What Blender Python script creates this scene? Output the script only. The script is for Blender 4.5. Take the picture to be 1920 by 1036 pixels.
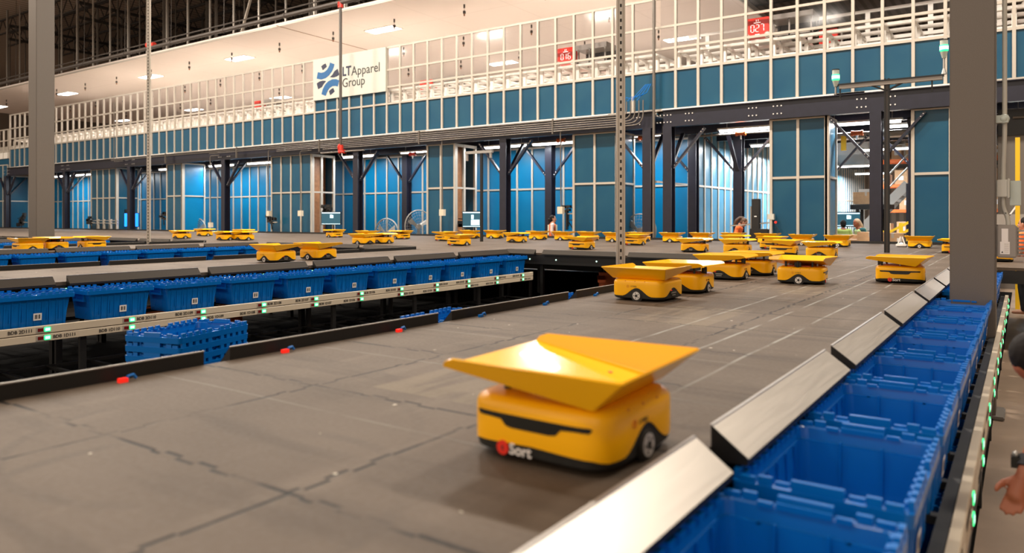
import bpy, bmesh, math, random
from mathutils import Vector, Matrix, Euler
random.seed(7)
PI = math.pi
for o in list(bpy.data.objects): bpy.data.objects.remove(o)
SC = bpy.context.scene
COL = SC.collection
# ------------------------------------------------------------------ camera, world, lights, exposure
TH = math.radians(34.6); FPX = 1390.0; HY = 408.5; CZ = 1.62; DK = 1.0
cd = bpy.data.cameras.new('camera'); cam = bpy.data.objects.new('camera', cd); COL.objects.link(cam)
cam.location = (0, 0, CZ); cam.rotation_euler = (PI/2, 0, TH)
cd.sensor_width = 36; cd.lens = FPX/1920*36; cd.shift_y = (HY-518)/1920
cd.clip_end = 300; cd.clip_start = 0.05
cd.dof.use_dof = True; cd.dof.focus_distance = 8.5; cd.dof.aperture_fstop = 2.0
SC.camera = cam
SC.view_settings.view_transform = 'Standard'; SC.view_settings.look = 'None'
SC.view_settings.gamma = 1; SC.view_settings.use_curve_mapping = False
SC.view_settings.exposure = 0.42
w = bpy.data.worlds.new('world'); SC.world = w; w.use_nodes = True
w.node_tree.nodes['Background'].inputs[0].default_value = (1.0, 0.82, 0.66, 1)
w.node_tree.nodes['Background'].inputs[1].default_value = 1.0

def area(name, loc, sx, sy, power, col=(1, .93, .84), rot=(0, 0, 0), spread=PI):
    l = bpy.data.lights.new(name, 'AREA'); l.shape = 'RECTANGLE'; l.size = sx; l.size_y = sy
    l.energy = power; l.color = col; l.spread = spread
    o = bpy.data.objects.new(name, l); COL.objects.link(o); o.location = loc; o.rotation_euler = rot
    return o
WARM = (1, .90, .78)
for x in (-34, -26, -18.5, -11, -3.8, 4):                       # high bay lamps over the platforms
    for y in (4.5, 13.5):
        area('high_bay_light', (x, y, 12.5), 1.6, .7, (170 if x > -6 else 300 if x > -12 else 520) if y < 10 else 1050, WARM)
area('high_bay_light', (-1.5, -3, 12.5), 1.6, .7, 220, WARM)
area('high_bay_light', (-9, -3, 12.5), 1.6, .7, 300, WARM)
area('high_bay_light', (-52, 10, 12.5), 1.6, .7, 1200, WARM)

# ------------------------------------------------------------------ materials
MATS = {}
def mat(name, col, rough=.5, metal=0, emit=None, es=1, coat=0, spec=.5, noise=0, nscale=20, bump=0):
    m = bpy.data.materials.new(name); m.use_nodes = True; nt = m.node_tree; b = nt.nodes['Principled BSDF']
    b.inputs['Base Color'].default_value = (*col, 1); b.inputs['Roughness'].default_value = rough
    b.inputs['Metallic'].default_value = metal; b.inputs['Coat Weight'].default_value = coat
    b.inputs['Specular IOR Level'].default_value = spec
    if emit: b.inputs['Emission Color'].default_value = (*emit, 1); b.inputs['Emission Strength'].default_value = es
    if noise or bump:
        tc = nt.nodes.new('ShaderNodeTexCoord'); n = nt.nodes.new('ShaderNodeTexNoise'); n.inputs['Scale'].default_value = nscale
        n.inputs['Detail'].default_value = 5
        nt.links.new(tc.outputs['Object'], n.inputs['Vector'])
        if noise:
            r = nt.nodes.new('ShaderNodeMapRange'); r.inputs[1].default_value = .3; r.inputs[2].default_value = .7
            r.inputs[3].default_value = 1-noise; r.inputs[4].default_value = 1+noise
            mx = nt.nodes.new('ShaderNodeVectorMath'); mx.operation = 'SCALE'; mx.inputs[0].default_value = col
            nt.links.new(n.outputs['Fac'], r.inputs[0]); nt.links.new(r.outputs[0], mx.inputs['Scale'])
            nt.links.new(mx.outputs[0], b.inputs['Base Color'])
        if bump:
            bp = nt.nodes.new('ShaderNodeBump'); bp.inputs['Strength'].default_value = bump; bp.inputs['Distance'].default_value = .01
            nt.links.new(n.outputs['Fac'], bp.inputs['Height']); nt.links.new(bp.outputs[0], b.inputs['Normal'])
    MATS[name] = m; return m
class NG:      # tiny node helper
    def __init__(s, m): s.nt = m.node_tree; s.b = s.nt.nodes['Principled BSDF']
    def m(s, op, a, b=None, c=None):
        n = s.nt.nodes.new('ShaderNodeMath'); n.operation = op
        for i, v in enumerate((a, b, c)):
            if v is None: continue
            if hasattr(v, 'is_output'): s.nt.links.new(v, n.inputs[i])
            else: n.inputs[i].default_value = v
        return n.outputs[0]
    def obj(s):
        tc = s.nt.nodes.new('ShaderNodeTexCoord'); sp = s.nt.nodes.new('ShaderNodeSeparateXYZ')
        s.nt.links.new(tc.outputs['Object'], sp.inputs[0]); s.vec = tc.outputs['Object']; return sp.outputs
    def noise(s, scale, detail=3, vscale=None):
        n = s.nt.nodes.new('ShaderNodeTexNoise'); n.inputs['Scale'].default_value = scale; n.inputs['Detail'].default_value = detail
        v = s.vec
        if vscale:
            mp = s.nt.nodes.new('ShaderNodeMapping'); mp.inputs['Scale'].default_value = vscale
            s.nt.links.new(v, mp.inputs[0]); v = mp.outputs[0]
        s.nt.links.new(v, n.inputs['Vector']); return n.outputs['Fac']
    def mix(s, f, a, b):
        n = s.nt.nodes.new('ShaderNodeMix'); n.data_type = 'RGBA'
        s.nt.links.new(f, n.inputs[0])
        for k, v in ((6, a), (7, b)):
            if hasattr(v, 'is_output'): s.nt.links.new(v, n.inputs[k])
            else: n.inputs[k].default_value = (*v, 1)
        return n.outputs[2]
    def step(s, v, lo, hi):
        n = s.nt.nodes.new('ShaderNodeMapRange'); s.nt.links.new(v, n.inputs[0])
        n.inputs[1].default_value = lo; n.inputs[2].default_value = hi; return n.outputs[0]

# deck rubber: jigsaw seams, scuffs, faint tape lines
m = mat('deck_rubber', (.2, .16, .13), .5, spec=.22); g = NG(m); X, Y, Z = g.obj()
def seam(a, along, T, off):
    sq = g.m('SIGN', g.m('SINE', g.m('MULTIPLY', along, 2*PI/.15)))
    gate = g.m('GREATER_THAN', g.m('SINE', g.m('ADD', g.m('MULTIPLY', along, 2*PI/.60), 1.0)), -.2)
    v = g.m('ADD', a, g.m('MULTIPLY', g.m('MULTIPLY', sq, gate), .009))
    f = g.m('FRACT', g.m('DIVIDE', g.m('SUBTRACT', v, off-T/2+50*T), T))
    d = g.m('MULTIPLY', g.m('ABSOLUTE', g.m('SUBTRACT', f, .5)), T)
    return g.step(d, .0100, .0035)
s1 = seam(Y, X, .76, 1.09); s2 = seam(X, Y, .80, -1.36)
sm = g.m('MAXIMUM', s1, s2)
brk = g.step(g.noise(3.5, 3), .38, .52)
sm = g.m('MULTIPLY', sm, g.m('ADD', g.m('MULTIPLY', brk, .80), .22))
n1 = g.noise(1.3, 4); n2 = g.noise(2.2, 4, (3.2, .5, 1)); n3 = g.noise(60, 2); n4 = g.noise(1.6, 3, (.7, 5, 1))
base = g.mix(g.step(n1, .3, .7), (.080, .056, .038), (.124, .094, .070))
base = g.mix(g.m('MULTIPLY', g.step(n2, .55, .75), .40), base, (.185, .145, .112))
base = g.mix(g.m('MULTIPLY', g.step(n4, .52, .68), .40), base, (.044, .030, .021))
def line(a, off, wd): return g.step(g.m('ABSOLUTE', g.m('SUBTRACT', a, off)), wd, wd*.4)
wob = g.m('MULTIPLY', g.m('SUBTRACT', g.noise(.8, 2), .5), .05)
XX = g.m('ADD', X, wob); YY = g.m('ADD', Y, wob)
tl = line(XX, -1.02, .011)
for q in (-1.26, -1.62): tl = g.m('MAXIMUM', tl, line(XX, q, .012))
ty = line(YY, 1.62, .008)
for q in (2.42, 3.15, 4.4, 5.9, 7.4): ty = g.m('MAXIMUM', ty, line(YY, q, .012))
tl = g.m('MULTIPLY', g.m('MAXIMUM', g.m('MULTIPLY', tl, g.step(Y, 2.2, 3.6)), g.m('MULTIPLY', ty, .28)), g.step(g.noise(1.9, 3), .36, .54))
base = g.mix(g.m('MULTIPLY', tl, .75), base, (.30, .30, .27))
pt = None                                                  # cleaner rectangular rubbed patches
for (x0, x1, y0, y1) in ((-1.98, -1.42, 1.95, 2.75), (-2.0, -1.5, 4.1, 5.0), (-1.95, -1.35, 6.3, 7.6)):
    bx = g.m('MULTIPLY', g.m('LESS_THAN', g.m('ABSOLUTE', g.m('SUBTRACT', XX, (x0+x1)/2)), (x1-x0)/2),
             g.m('LESS_THAN', g.m('ABSOLUTE', g.m('SUBTRACT', YY, (y0+y1)/2)), (y1-y0)/2))
    pt = bx if pt is None else g.m('MAXIMUM', pt, bx)
st = g.step(g.noise(1.5, 3, (9, 1.2, 1)), .40, .56)
base = g.mix(g.m('MULTIPLY', g.m('MULTIPLY', pt, st), .42), base, (.21, .165, .11))
ar = None                                                    # dark tyre arcs
for (cx, cy, r, wd) in ((-2.25, 1.75, .42, .03), (-1.9, 1.3, .55, .025), (-1.55, .95, .5, .03), (-2.0, 3.0, .5, .02)):
    dd = g.m('SQRT', g.m('ADD', g.m('POWER', g.m('SUBTRACT', X, cx), 2), g.m('POWER', g.m('SUBTRACT', Y, cy), 2)))
    l = line(dd, r, wd); ar = l if ar is None else g.m('MAXIMUM', ar, l)
base = g.mix(g.m('MULTIPLY', g.m('MULTIPLY', ar, g.step(n1, .50, .66)), .30), base, (.024, .019, .016))
base = g.mix(sm, base, (.008, .006, .005))
sp = g.m('MULTIPLY', g.step(g.noise(23, 1), .775, .80), g.step(n1, .45, .5))
base = g.mix(sp, base, (.6, .55, .45))
g.nt.links.new(base, g.b.inputs['Base Color'])
ro = g.m('ADD', .52, g.m('MULTIPLY', n3, .2)); g.nt.links.new(ro, g.b.inputs['Roughness'])
bp = g.nt.nodes.new('ShaderNodeBump'); bp.inputs['Strength'].default_value = .25; bp.inputs['Distance'].default_value = .004
g.nt.links.new(g.m('SUBTRACT', n3, g.m('MULTIPLY', sm, 2)), bp.inputs['Height']); g.nt.links.new(bp.outputs[0], g.b.inputs['Normal'])

mat('yellow', (1.0, .49, .003), .33, coat=.08, spec=.35)
mat('tray_yellow', (1.0, .51, .005), .22, coat=.2)
mat('black_plastic', (.012, .012, .010), .55, noise=.3, nscale=30)
mat('visor_black', (.012, .013, .011), .25)
mat('tyre', (.03, .026, .022), .7)
mat('chrome', (.82, .79, .75), .30, .55)
mat('bracket_orange', (.55, .10, .01), .5)
mat('tote_blue', (.0002, .140, .50), .30, coat=.12, spec=.35)
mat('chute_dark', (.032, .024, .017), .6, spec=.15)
mat('rail_cream', (.62, .53, .40), .38)
mat('led_green', (.1, .9, .4), .4, emit=(.01, .80, .22), es=1.3)
mat('led_white', (.8, 1, .9), .4, emit=(.62, 1, .80), es=1.15)
mat('led_dot', (.2, .9, .4), .4, emit=(.3, 1, .5), es=1.2)
mat('led_red', (.9, .02, .01), .4, emit=(.9, .02, .01), es=.5)
mat('display_red', (.16, .005, .005), .3)
mat('ink', (.03, .028, .025), .6)
mat('paper', (.78, .74, .70), .6)
mat('frame_black', (.006, .0055, .005), .5)
mat('column_grey', (.135, .114, .094), .6, noise=.12, nscale=200)
mat('stud', (.46, .41, .345), .38, .2)
mat('white_alu', (.80, .76, .70), .35, .15)
mat('navy', (.011, .011, .021), .36, .1, noise=.15, nscale=6)
mat('bolt', (.85, .83, .80), .25, .8)
mat('sheet_brown', (.30, .13, .055), .5, noise=.2, nscale=8)
mat('conduit', (.15, .13, .11), .42, .4)
mat('pipe_dark', (.060, .048, .040), .5)
mat('red_paint', (.55, .03, .015), .4)
mat('robot_red', (.75, .03, .015), .35)
mat('digit_white', (1, .95, .85), .5, emit=(1, .95, .85), es=.9)
mat('light_panel', (1, 1, 1), .5, emit=(1, .95, .88), es=9)
mat('tube_light', (1, 1, 1), .5, emit=(1, .97, .93), es=8)
mat('sign_white', (.50, .49, .43), .5)
mat('logo_navy', (.006, .009, .035), .5)
mat('logo_blue', (.001, .085, .24), .5)
mat('concrete', (.27, .19, .13), .45, noise=.25, nscale=1.6)
mat('pit_shade', (.004, .0035, .003), .95, spec=.05)  # near-black colour that paints the shade in the pits and below the deck
mat('cardboard', (.50, .30, .16), .8, noise=.1, nscale=12)
mat('rack_orange', (.75, .14, .02), .5)
mat('yellow_paint', (.85, .52, .01), .5)
mat('steel_grey', (.42, .40, .37), .4, .6)
mat('housing_grey', (.27, .24, .21), .45)
mat('beacon_grey', (.45, .5, .45), .4)
mat('skin', (.50, .25, .16), .55)
mat('skin_dark', (.36, .11, .05), .55)
mat('hair_dark', (.010, .007, .006), .7, spec=.2)
mat('hair_brown', (.09, .045, .022), .5)
mat('hair_blond', (.42, .26, .14), .5)
mat('cloth_white', (.62, .5, .47), .8)
mat('cloth_dark', (.03, .03, .035), .8)
mat('cloth_teal', (.02, .10, .10), .8)
mat('cloth_green', (.35, .42, .10), .8)
mat('vest_orange', (.95, .16, .03), .7)
mat('vest_lime', (.60, .72, .30), .7)
mat('reflect', (.55, .55, .42), .4)
mat('screen_dark', (.01, .04, .06), .3, emit=(.01, .07, .10), es=.8)
mat('screen_blue', (.0, .2, .8), .3, emit=(.0, .22, .95), es=1.6)
mat('screen_white', (.5, .7, .8), .3, emit=(.5, .75, .9), es=.8)
mat('tread', (.30, .29, .27), .5, .3)
mat('eye', (.02, .015, .012), .3)
mat('lip', (.40, .10, .08), .5)

def panel_mat(name, c0, c1, rough, metal=0, coat=0):
    m = mat(name, c0, rough, metal, coat=coat); g = NG(m); g.obj()
    g.nt.links.new(g.mix(g.step(g.noise(1.1, 2), .35, .65), c0, c1), g.b.inputs['Base Color']); g.b.inputs['Specular IOR Level'].default_value = .36
panel_mat('panel_blue', (.0015, .054, .108), (.007, .066, .115), .33)
panel_mat('panel_lit', (.0005, .125, .27), (.001, .145, .30), .32)  # panel_blue made brighter for the recesses, paints in the bay lighting
panel_mat('panel_grey', (.05, .17, .27), (.08, .21, .30), .25)
m = mat('steel_plate', (.60, .55, .49), .30, .95); g = NG(m); g.obj()          # brushed steel chutes
nn = g.noise(3, 3, (1, 1, 60)); g.nt.links.new(g.m('ADD', .32, g.m('MULTIPLY', nn, .14)), g.b.inputs['Roughness'])
m = mat('strut', (.46, .42, .37), .4, .6); g = NG(m); X, Y, Z = g.obj()
hol = g.m('MULTIPLY', g.m('LESS_THAN', g.m('FRACT', g.m('DIVIDE', Z, .075)), .45), g.m('LESS_THAN', g.m('ABSOLUTE', X), .009))
g.nt.links.new(g.mix(hol, (.46, .42, .37), (.01, .01, .01)), g.b.inputs['Base Color'])
m = mat('ceiling_tile', (.84, .74, .67), .6); g = NG(m); X, Y, Z = g.obj()
def gl(a, T): return g.step(g.m('ABSOLUTE', g.m('SUBTRACT', g.m('FRACT', g.m('DIVIDE', a, T)), .5)), .008, .003)
g.nt.links.new(g.mix(g.m('MULTIPLY', g.m('MAXIMUM', gl(X, 3.6), gl(Y, 3.6)), .22), (.84, .74, .67), (.45, .36, .3)), g.b.inputs['Base Color'])
mat('joist_black', (.022, .018, .015), .6)
m = mat('roof_deck', (.075, .055, .042), .8); g = NG(m); X, Y, Z = g.obj()
g.nt.links.new(g.mix(g.step(g.m('SINE', g.m('MULTIPLY', X, 12)), -.2, .6), (.42, .33, .26), (.24, .19, .15)), g.b.inputs['Base Color'])
m = bpy.data.materials.new('clear_pane'); m.use_nodes = True; nt = m.node_tree; nt.nodes.clear()
o_ = nt.nodes.new('ShaderNodeOutputMaterial'); mx = nt.nodes.new('ShaderNodeMixShader'); tr = nt.nodes.new('ShaderNodeBsdfTransparent')
gs = nt.nodes.new('ShaderNodeBsdfGlossy'); gs.inputs['Roughness'].default_value = .08; mx.inputs[0].default_value = .018
tr.inputs[0].default_value = (.93, .93, .94, 1)
nt.links.new(tr.outputs[0], mx.inputs[1]); nt.links.new(gs.outputs[0], mx.inputs[2]); nt.links.new(mx.outputs[0], o_.inputs[0]); MATS['clear_pane'] = m
m = mat('fan_mesh', (.26, .25, .23), .5, .3)

# ------------------------------------------------------------------ mesh helpers
def px(x, y, Yw=None, z=None, Xw=None):        # pixel of the 1920 frame -> world point on a plane
    a = (x-960)/FPX; b = -(y-HY)/FPX; S, C = math.sin(TH), math.cos(TH)
    r = Vector((-S+a*C, C+a*S, b))
    t = (z-CZ)/r.z if z is not None else (Yw/r.y if Yw is not None else Xw/r.x)
    return Vector((0, 0, CZ))+r*t
def ray_at(x, depth):
    a = (x-960)/FPX; S, C = math.sin(TH), math.cos(TH)
    return ((-S+a*C)*depth, (C+a*S)*depth)
class MB:
    def __init__(s): s.v = []; s.f = []; s.mi = []; s.mats = []
    def _m(s, mt):
        if mt is None: mt = s.mats[0] if s.mats else 'stud'
        if mt not in s.mats: s.mats.append(mt)
        return s.mats.index(mt)
    def add(s, vs, fs, mt=None, mtx=None):
        n = len(s.v); k = s._m(mt)
        for v in vs: s.v.append((mtx @ Vector(v)) if mtx else Vector(v))
        for f in fs: s.f.append([i+n for i in f]); s.mi.append(k)
    def box(s, x0, x1, y0, y1, z0, z1, mt=None, mtx=None):
        s.add([(x, y, z) for z in (z0, z1) for y in (y0, y1) for x in (x0, x1)],
              [(0, 2, 3, 1), (4, 5, 7, 6), (0, 1, 5, 4), (2, 6, 7, 3), (0, 4, 6, 2), (1, 3, 7, 5)], mt, mtx)
    def prism(s, prof, a0, a1, axis='y', mt=None, mtx=None):   # prof in the two other axes
        n = len(prof); vs = []
        for a in (a0, a1):
            for (p, q) in prof: vs.append({'y': (p, a, q), 'x': (a, p, q), 'z': (p, q, a)}[axis])
        s.add(vs, [tuple(range(n))[::-1], tuple(range(n, 2*n))]+[(i, (i+1) % n, n+(i+1) % n, n+i) for i in range(n)], mt, mtx)
    def bar(s, p, q, wd, ht=None, mt=None):                    # rectangular bar between two points
        p, q = Vector(p), Vector(q); d = q-p; L = d.length; ht = ht or wd
        R = d.to_track_quat('Z', 'Y').to_matrix().to_4x4(); s.box(-wd/2, wd/2, -ht/2, ht/2, 0, L, mt, Matrix.Translation(p) @ R)
    def tube(s, pts, r, n=10, mt=None, rr=None, caps=True):
        pts = [Vector(p) for p in pts]; vs = []; up = None
        for i, p in enumerate(pts):
            d = (pts[min(i+1, len(pts)-1)]-pts[max(i-1, 0)]).normalized()
            if up is None: up = Vector((0, 0, 1)) if abs(d.z) < .9 else Vector((1, 0, 0))
            a = (up-d*up.dot(d)).normalized(); b = d.cross(a); up = a
            ri = rr[i] if rr else r
            if not isinstance(ri, tuple): ri = (ri, ri)
            for k in range(n):
                t = 2*PI*k/n; vs.append(p+a*math.cos(t)*ri[0]+b*math.sin(t)*ri[1])
        fs = [(i*n+k, i*n+(k+1) % n, (i+1)*n+(k+1) % n, (i+1)*n+k) for i in range(len(pts)-1) for k in range(n)]
        if caps: fs += [tuple(range(n))[::-1], tuple(range((len(pts)-1)*n, len(pts)*n))]
        s.add(vs, fs, mt)
    def cyl(s, c, r, h, axis='z', n=20, mt=None, r2=None):
        c = Vector(c); e = {'x': Vector((1, 0, 0)), 'y': Vector((0, 1, 0)), 'z': Vector((0, 0, 1))}[axis]
        s.tube([c-e*h/2, c+e*h/2], r, n, mt, rr=[r, r2 if r2 is not None else r])
    def rings(s, rings, mt=None, close0=True, close1=True, mtx=None):
        n = len(rings[0]); vs = [v for r in rings for v in r]
        fs = [(i*n+k, i*n+(k+1) % n, (i+1)*n+(k+1) % n, (i+1)*n+k) for i in range(len(rings)-1) for k in range(n)]
        if close0: fs.append(tuple(range(n))[::-1])
        if close1: fs.append(tuple(range((len(rings)-1)*n, len(rings)*n)))
        s.add(vs, fs, mt, mtx)
    def ball(s, c, r, mt=None, n=14, m_=9):
        r = r if isinstance(r, tuple) else (r, r, r); R = []
        for i in range(m_+1):
            t = PI*min(max(i/m_, .02), .98); R.append([(c[0]+r[0]*math.sin(t)*math.cos(2*PI*k/n), c[1]+r[1]*math.sin(t)*math.sin(2*PI*k/n), c[2]-r[2]*math.cos(t)) for k in range(n)])
        s.rings(R, mt)
    def mesh(s, name, smooth=False, bevel=0, solid=0):
        me = bpy.data.meshes.new(name); me.from_pydata([tuple(v) for v in s.v], [], s.f)
        for mt in s.mats: me.materials.append(MATS[mt])
        me.polygons.foreach_set('material_index', s.mi)
        bm = bmesh.new(); bm.from_mesh(me)
        if solid: bmesh.ops.solidify(bm, geom=bm.faces[:], thickness=solid)
        bmesh.ops.recalc_face_normals(bm, faces=bm.faces[:])
        if bevel: bmesh.ops.bevel(bm, geom=[e for e in bm.edges if len(e.link_faces) == 2 and e.calc_face_angle(0) > .6], offset=bevel, segments=2, affect='EDGES', clamp_overlap=True)
        bm.to_mesh(me); bm.free()
        if smooth:
            me.polygons.foreach_set('use_smooth', [True]*len(me.polygons))
            me.set_sharp_from_angle(angle=math.radians(smooth if smooth is not True else 40))
        return me
    def build(s, name, parent=None, smooth=False, bevel=0, solid=0, loc=None, rot=None):
        o = bpy.data.objects.new(name, s.mesh(name, smooth, bevel, solid)); COL.objects.link(o)
        if parent is not None: o.parent = parent
        if loc is not None: o.location = loc
        if rot is not None: o.rotation_euler = rot
        return o
def tag(o, label, cat, group=None, kind=None):
    o['label'] = label; o['category'] = cat
    if group: o['group'] = group
    if kind: o['kind'] = kind
    return o
def thing(name, label, cat, loc=(0, 0, 0), rz=0, group=None):
    o = bpy.data.objects.new(name, None); COL.objects.link(o); o.location = loc; o.rotation_euler = (0, 0, rz)
    o.empty_display_size = .1
    return tag(o, label, cat, group)
def struct(o): o['kind'] = 'structure'; return o
def kids(o): return [c for c in bpy.data.objects if c.parent == o]
def copy_tree(o, parent=None, ch=None):
    ch = ch or CH(o)
    c = o.copy(); COL.objects.link(c)
    if parent is not None: c.parent = parent
    for k, sub in ch: copy_tree(k, c, sub or [(None, None)][:0] or [])
    return c
def CH(o): return [(k, CH(k)) for k in kids(o)]
def dup(root, tree, loc, rz, label, group=None, scale=None):
    def rec(o, sub, par):
        c = o.copy(); COL.objects.link(c)
        if par is not None: c.parent = par
        for k, s2 in sub: rec(k, s2, c)
        return c
    c = rec(root, tree, None); c.location = loc; c.rotation_euler = (0, 0, rz); c['label'] = label
    if group: c['group'] = group
    return c
_tm = {}
def text_mesh(body, size, mt, ext=.0008, bold=0, shear=0):
    k = (body, size, mt, bold)
    if k in _tm: return _tm[k]
    cu = bpy.data.curves.new('txt', 'FONT'); cu.body = body; cu.size = size; cu.extrude = ext; cu.offset = bold
    cu.align_x = 'CENTER'; cu.align_y = 'CENTER'; cu.resolution_u = 3
    o = bpy.data.objects.new('txt', cu); COL.objects.link(o); bpy.context.view_layer.update()
    me = bpy.data.meshes.new_from_object(o.evaluated_get(bpy.context.evaluated_depsgraph_get()))
    bpy.data.objects.remove(o); me.materials.clear(); me.materials.append(MATS[mt]); me.name = 'lettering'; _tm[k] = me; return me
def put(name, me, parent, loc, rot=(0, 0, 0), sc=None):
    o = bpy.data.objects.new(name, me); COL.objects.link(o); o.parent = parent; o.location = loc; o.rotation_euler = rot
    if sc: o.scale = sc
    return o
def rrect(hx, hy, r, z, n=5):
    P = []
    for (cx, cy, a0) in ((hx-r, hy-r, 0), (-hx+r, hy-r, PI/2), (-hx+r, -hy+r, PI), (hx-r, -hy+r, 3*PI/2)):
        for i in range(n): a = a0+PI/2*i/(n-1); P.append((cx+r*math.cos(a), cy+r*math.sin(a), z))
    return P
ORD = ['first', 'second', 'third', 'fourth', 'fifth', 'sixth', 'seventh', 'eighth', 'ninth', 'tenth', 'eleventh', 'twelfth', 'thirteenth',
       'fourteenth', 'fifteenth', 'sixteenth', 'seventeenth', 'eighteenth', 'nineteenth', 'twentieth']
def ordn(i): return ORD[i] if i < len(ORD) else '%dth' % (i+1)
# ------------------------------------------------------------------ building shell
b = MB(); b.box(-95, 16, -12, 62, -.2, 0, 'concrete'); struct(b.build('floor'))
b = MB(); b.box(-90, 16, -12, 62, 15.0, 15.2, 'roof_deck'); struct(b.build('ceiling'))
b = MB(); b.box(-90, 16, 61.8, 62, 0, 15, 'roof_deck'); struct(b.build('wall_back'))
b = MB(); b.box(-90.2, -90, -12, 62, 0, 15, 'roof_deck'); struct(b.build('wall_left'))
b = MB(); b.box(16, 16.2, -12, 62, 0, 15, 'roof_deck'); struct(b.build('wall_right'))
b = MB(); b.box(-65.5, -8.75, 20.42, 46, 9.8, 9.95, 'ceiling_tile'); b.box(-65.5, -8.7, 20.38, 20.42, 9.79, 9.86, 'stud'); b.box(-8.76, -8.70, 20.36, 46, 9.76, 9.95, 'stud')
o = b.build('trim_1'); struct(o)
# joists above the white ceiling, one open-web joist per line
G = 'open-web roof joists'
def joist(y, x0, x1, label, z0=13.9, z1=14.9, step=.75):
    b = MB(); b.box(x0, x1, y-.05, y+.05, z0, z0+.09, 'joist_black'); b.box(x0, x1, y-.05, y+.05, z1-.09, z1, 'joist_black')
    n = int((x1-x0)/step)
    for i in range(n):
        xa = x0+i*step; za, zb = (z0, z1) if i % 2 == 0 else (z1, z0)
        b.bar((xa, y, za), (xa+step, y, zb), .045, .045, 'joist_black')
    o = b.build('roof_joist'); return o
ys = [21.5, 23.3, 25.1, 26.9, 28.7, 30.5, 32.4, 34.5, 37, 40, 43.5]
for i, y in enumerate(ys):
    o = joist(y, -60, 12, ''); tag(o, 'open-web steel roof joist above the white ceiling, %s row back' % ordn(i), 'roof joist', G)
for i, x in enumerate((-53, -44, -35, -26, -17)):
    b = MB()
    b.box(x-.08, x+.08, 20.6, 44, 12.9, 13.05, 'joist_black'); b.box(x-.08, x+.08, 20.6, 44, 13.75, 13.9, 'joist_black')
    for k in range(24): b.bar((x, 20.6+k, 12.95 if k % 2 else 13.8), (x, 21.6+k, 13.8 if k % 2 else 12.95), .06, .06, 'joist_black')
    tag(b.build('roof_girder'), 'dark steel girder running back under the roof joists, %s from the left' % ordn(i), 'girder', 'girders under the roof')
# hanger struts between roof and white ceiling
rg = random.Random(3); i = 0
for row, (y, st, x0) in enumerate(((20.7, 1.83, -57.2), (22.6, 2.4, -58.0), (25.0, 3.1, -57.1), (28.2, 3.7, -58.7))):
    x = x0
    while x < -17-row*.5:
        b = MB(); wdt = .07+.03*rg.random(); b.box(-wdt/2, wdt/2, -.03, .03, 9.96, 14.9, 'strut' if row < 1 else 'conduit')
        if rg.random() < .3: b.box(wdt/2+.06, wdt/2+.12, -.03, .03, 9.96, 14.9, 'conduit')
        o = b.build('hanger_strut'); o.location = (x, y, 0)
        tag(o, 'grey ceiling hanger strut, %s from the left in the %s row behind the ceiling edge' % (ordn(i if row == 0 else int((x-x0)/st+.5)), ordn(row)), 'strut', 'hanger struts above the white ceiling')
        x += st; i += 1
b = MB(); b.bar((-29.2, 20.7, 9.97), (-27.2, 20.7, 14.2), .10, .06, 'stud'); tag(b.build('diagonal_brace'), 'pale diagonal brace leaning right above the white ceiling edge', 'brace')
# sprinkler main and drop
b = MB(); b.tube([(-62, 19, 9.6), (-17.5, 19, 9.6)], .085, 12, 'pipe_dark'); b.tube([(-62, 19.25, 9.95), (-17.5, 19.25, 9.95)], .03, 8, 'pipe_dark')
for x in range(-60, -18, 4): b.cyl((x, 19, 9.6), .11, .10, 'x', 12, 'pipe_dark'); b.bar((x, 19, 9.65), (x+.1, 19, 14.9), .02, .02, 'pipe_dark')
o = b.build('sprinkler_main', smooth=True); tag(o, 'long dark sprinkler main pipe rising across the top left of the hall', 'pipe')
pt_ = px(638.5, 200, Yw=19)
b = MB(); b.cyl((0, 0, 6.93), .055, 5.3, 'z', 12, 'pipe_dark'); o = b.build('sprinkler_drop', smooth=True, loc=(pt_.x, 19, 0))
for nm, z, r in (('pipe_coupling', 9.5, .10), ('valve_body', 4.22, .10)):
    c = MB(); c.cyl((0, 0, z), r, .20, 'z', 14, 'red_paint'); c.cyl((0, 0, z+.02), .13, .05, 'x', 14, 'red_paint'); c.build(nm, o, smooth=True)
tag(o, 'dark vertical sprinkler drop pipe in front of the white sign, red fittings at its ends', 'pipe')
pt_ = px(278, 85, Yw=19)
b = MB(); b.ball((0, 0, 0), .14, 'red_paint'); b.cyl((.28, 0, -.02), .10, .5, 'x', 12, 'red_paint'); b.cyl((.1, 0, .2), .06, .4, 'z', 10, 'red_paint')
tag(b.build('alarm_valve', smooth=True, loc=pt_), 'red valve on the dark sprinkler main behind the thin left pole', 'valve')

# ------------------------------------------------------------------ platform
FING = [(-2.85, -.70), (-9.88, -7.70), (-17.05, -14.87), (-24.24, -22.04), (-31.4, -29.2)]
YE = 11.15; YB = 19.68
plat = thing('sorting_platform', 'raised brown rubber-topped robot sorting platform with long fingers over dark pits', 'platform')
b = MB()
b.box(-60, -.6, YE, YB, .965, DK, 'deck_rubber'); b.box(-.6, 9, YE, 14.4, .965, DK, 'deck_rubber')
for (x0, x1) in FING: b.box(x0, x1, -2.5, YE, .965, DK, 'deck_rubber')
b.build('deck', plat)
b = MB()
for (x0, x1) in FING:
    for x in (x0+.012, x1-.012): b.box(x-.012, x+.012, -2.5, YE, .80, .962, 'frame_black')
prev = 9.0
for (x0, x1) in FING+[(-60, -60)]:
    b.box(x1, prev, YE+.0, YE+.03, .80, .962, 'frame_black'); prev = x0
b.box(-60, -.6, YB, YB+.05, .02, 1.06, 'frame_black'); b.box(-.6, 9, 14.4, 14.44, .8, .99, 'frame_black')  # far kerb; its run down to the floor is added to hide lit concrete
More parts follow.
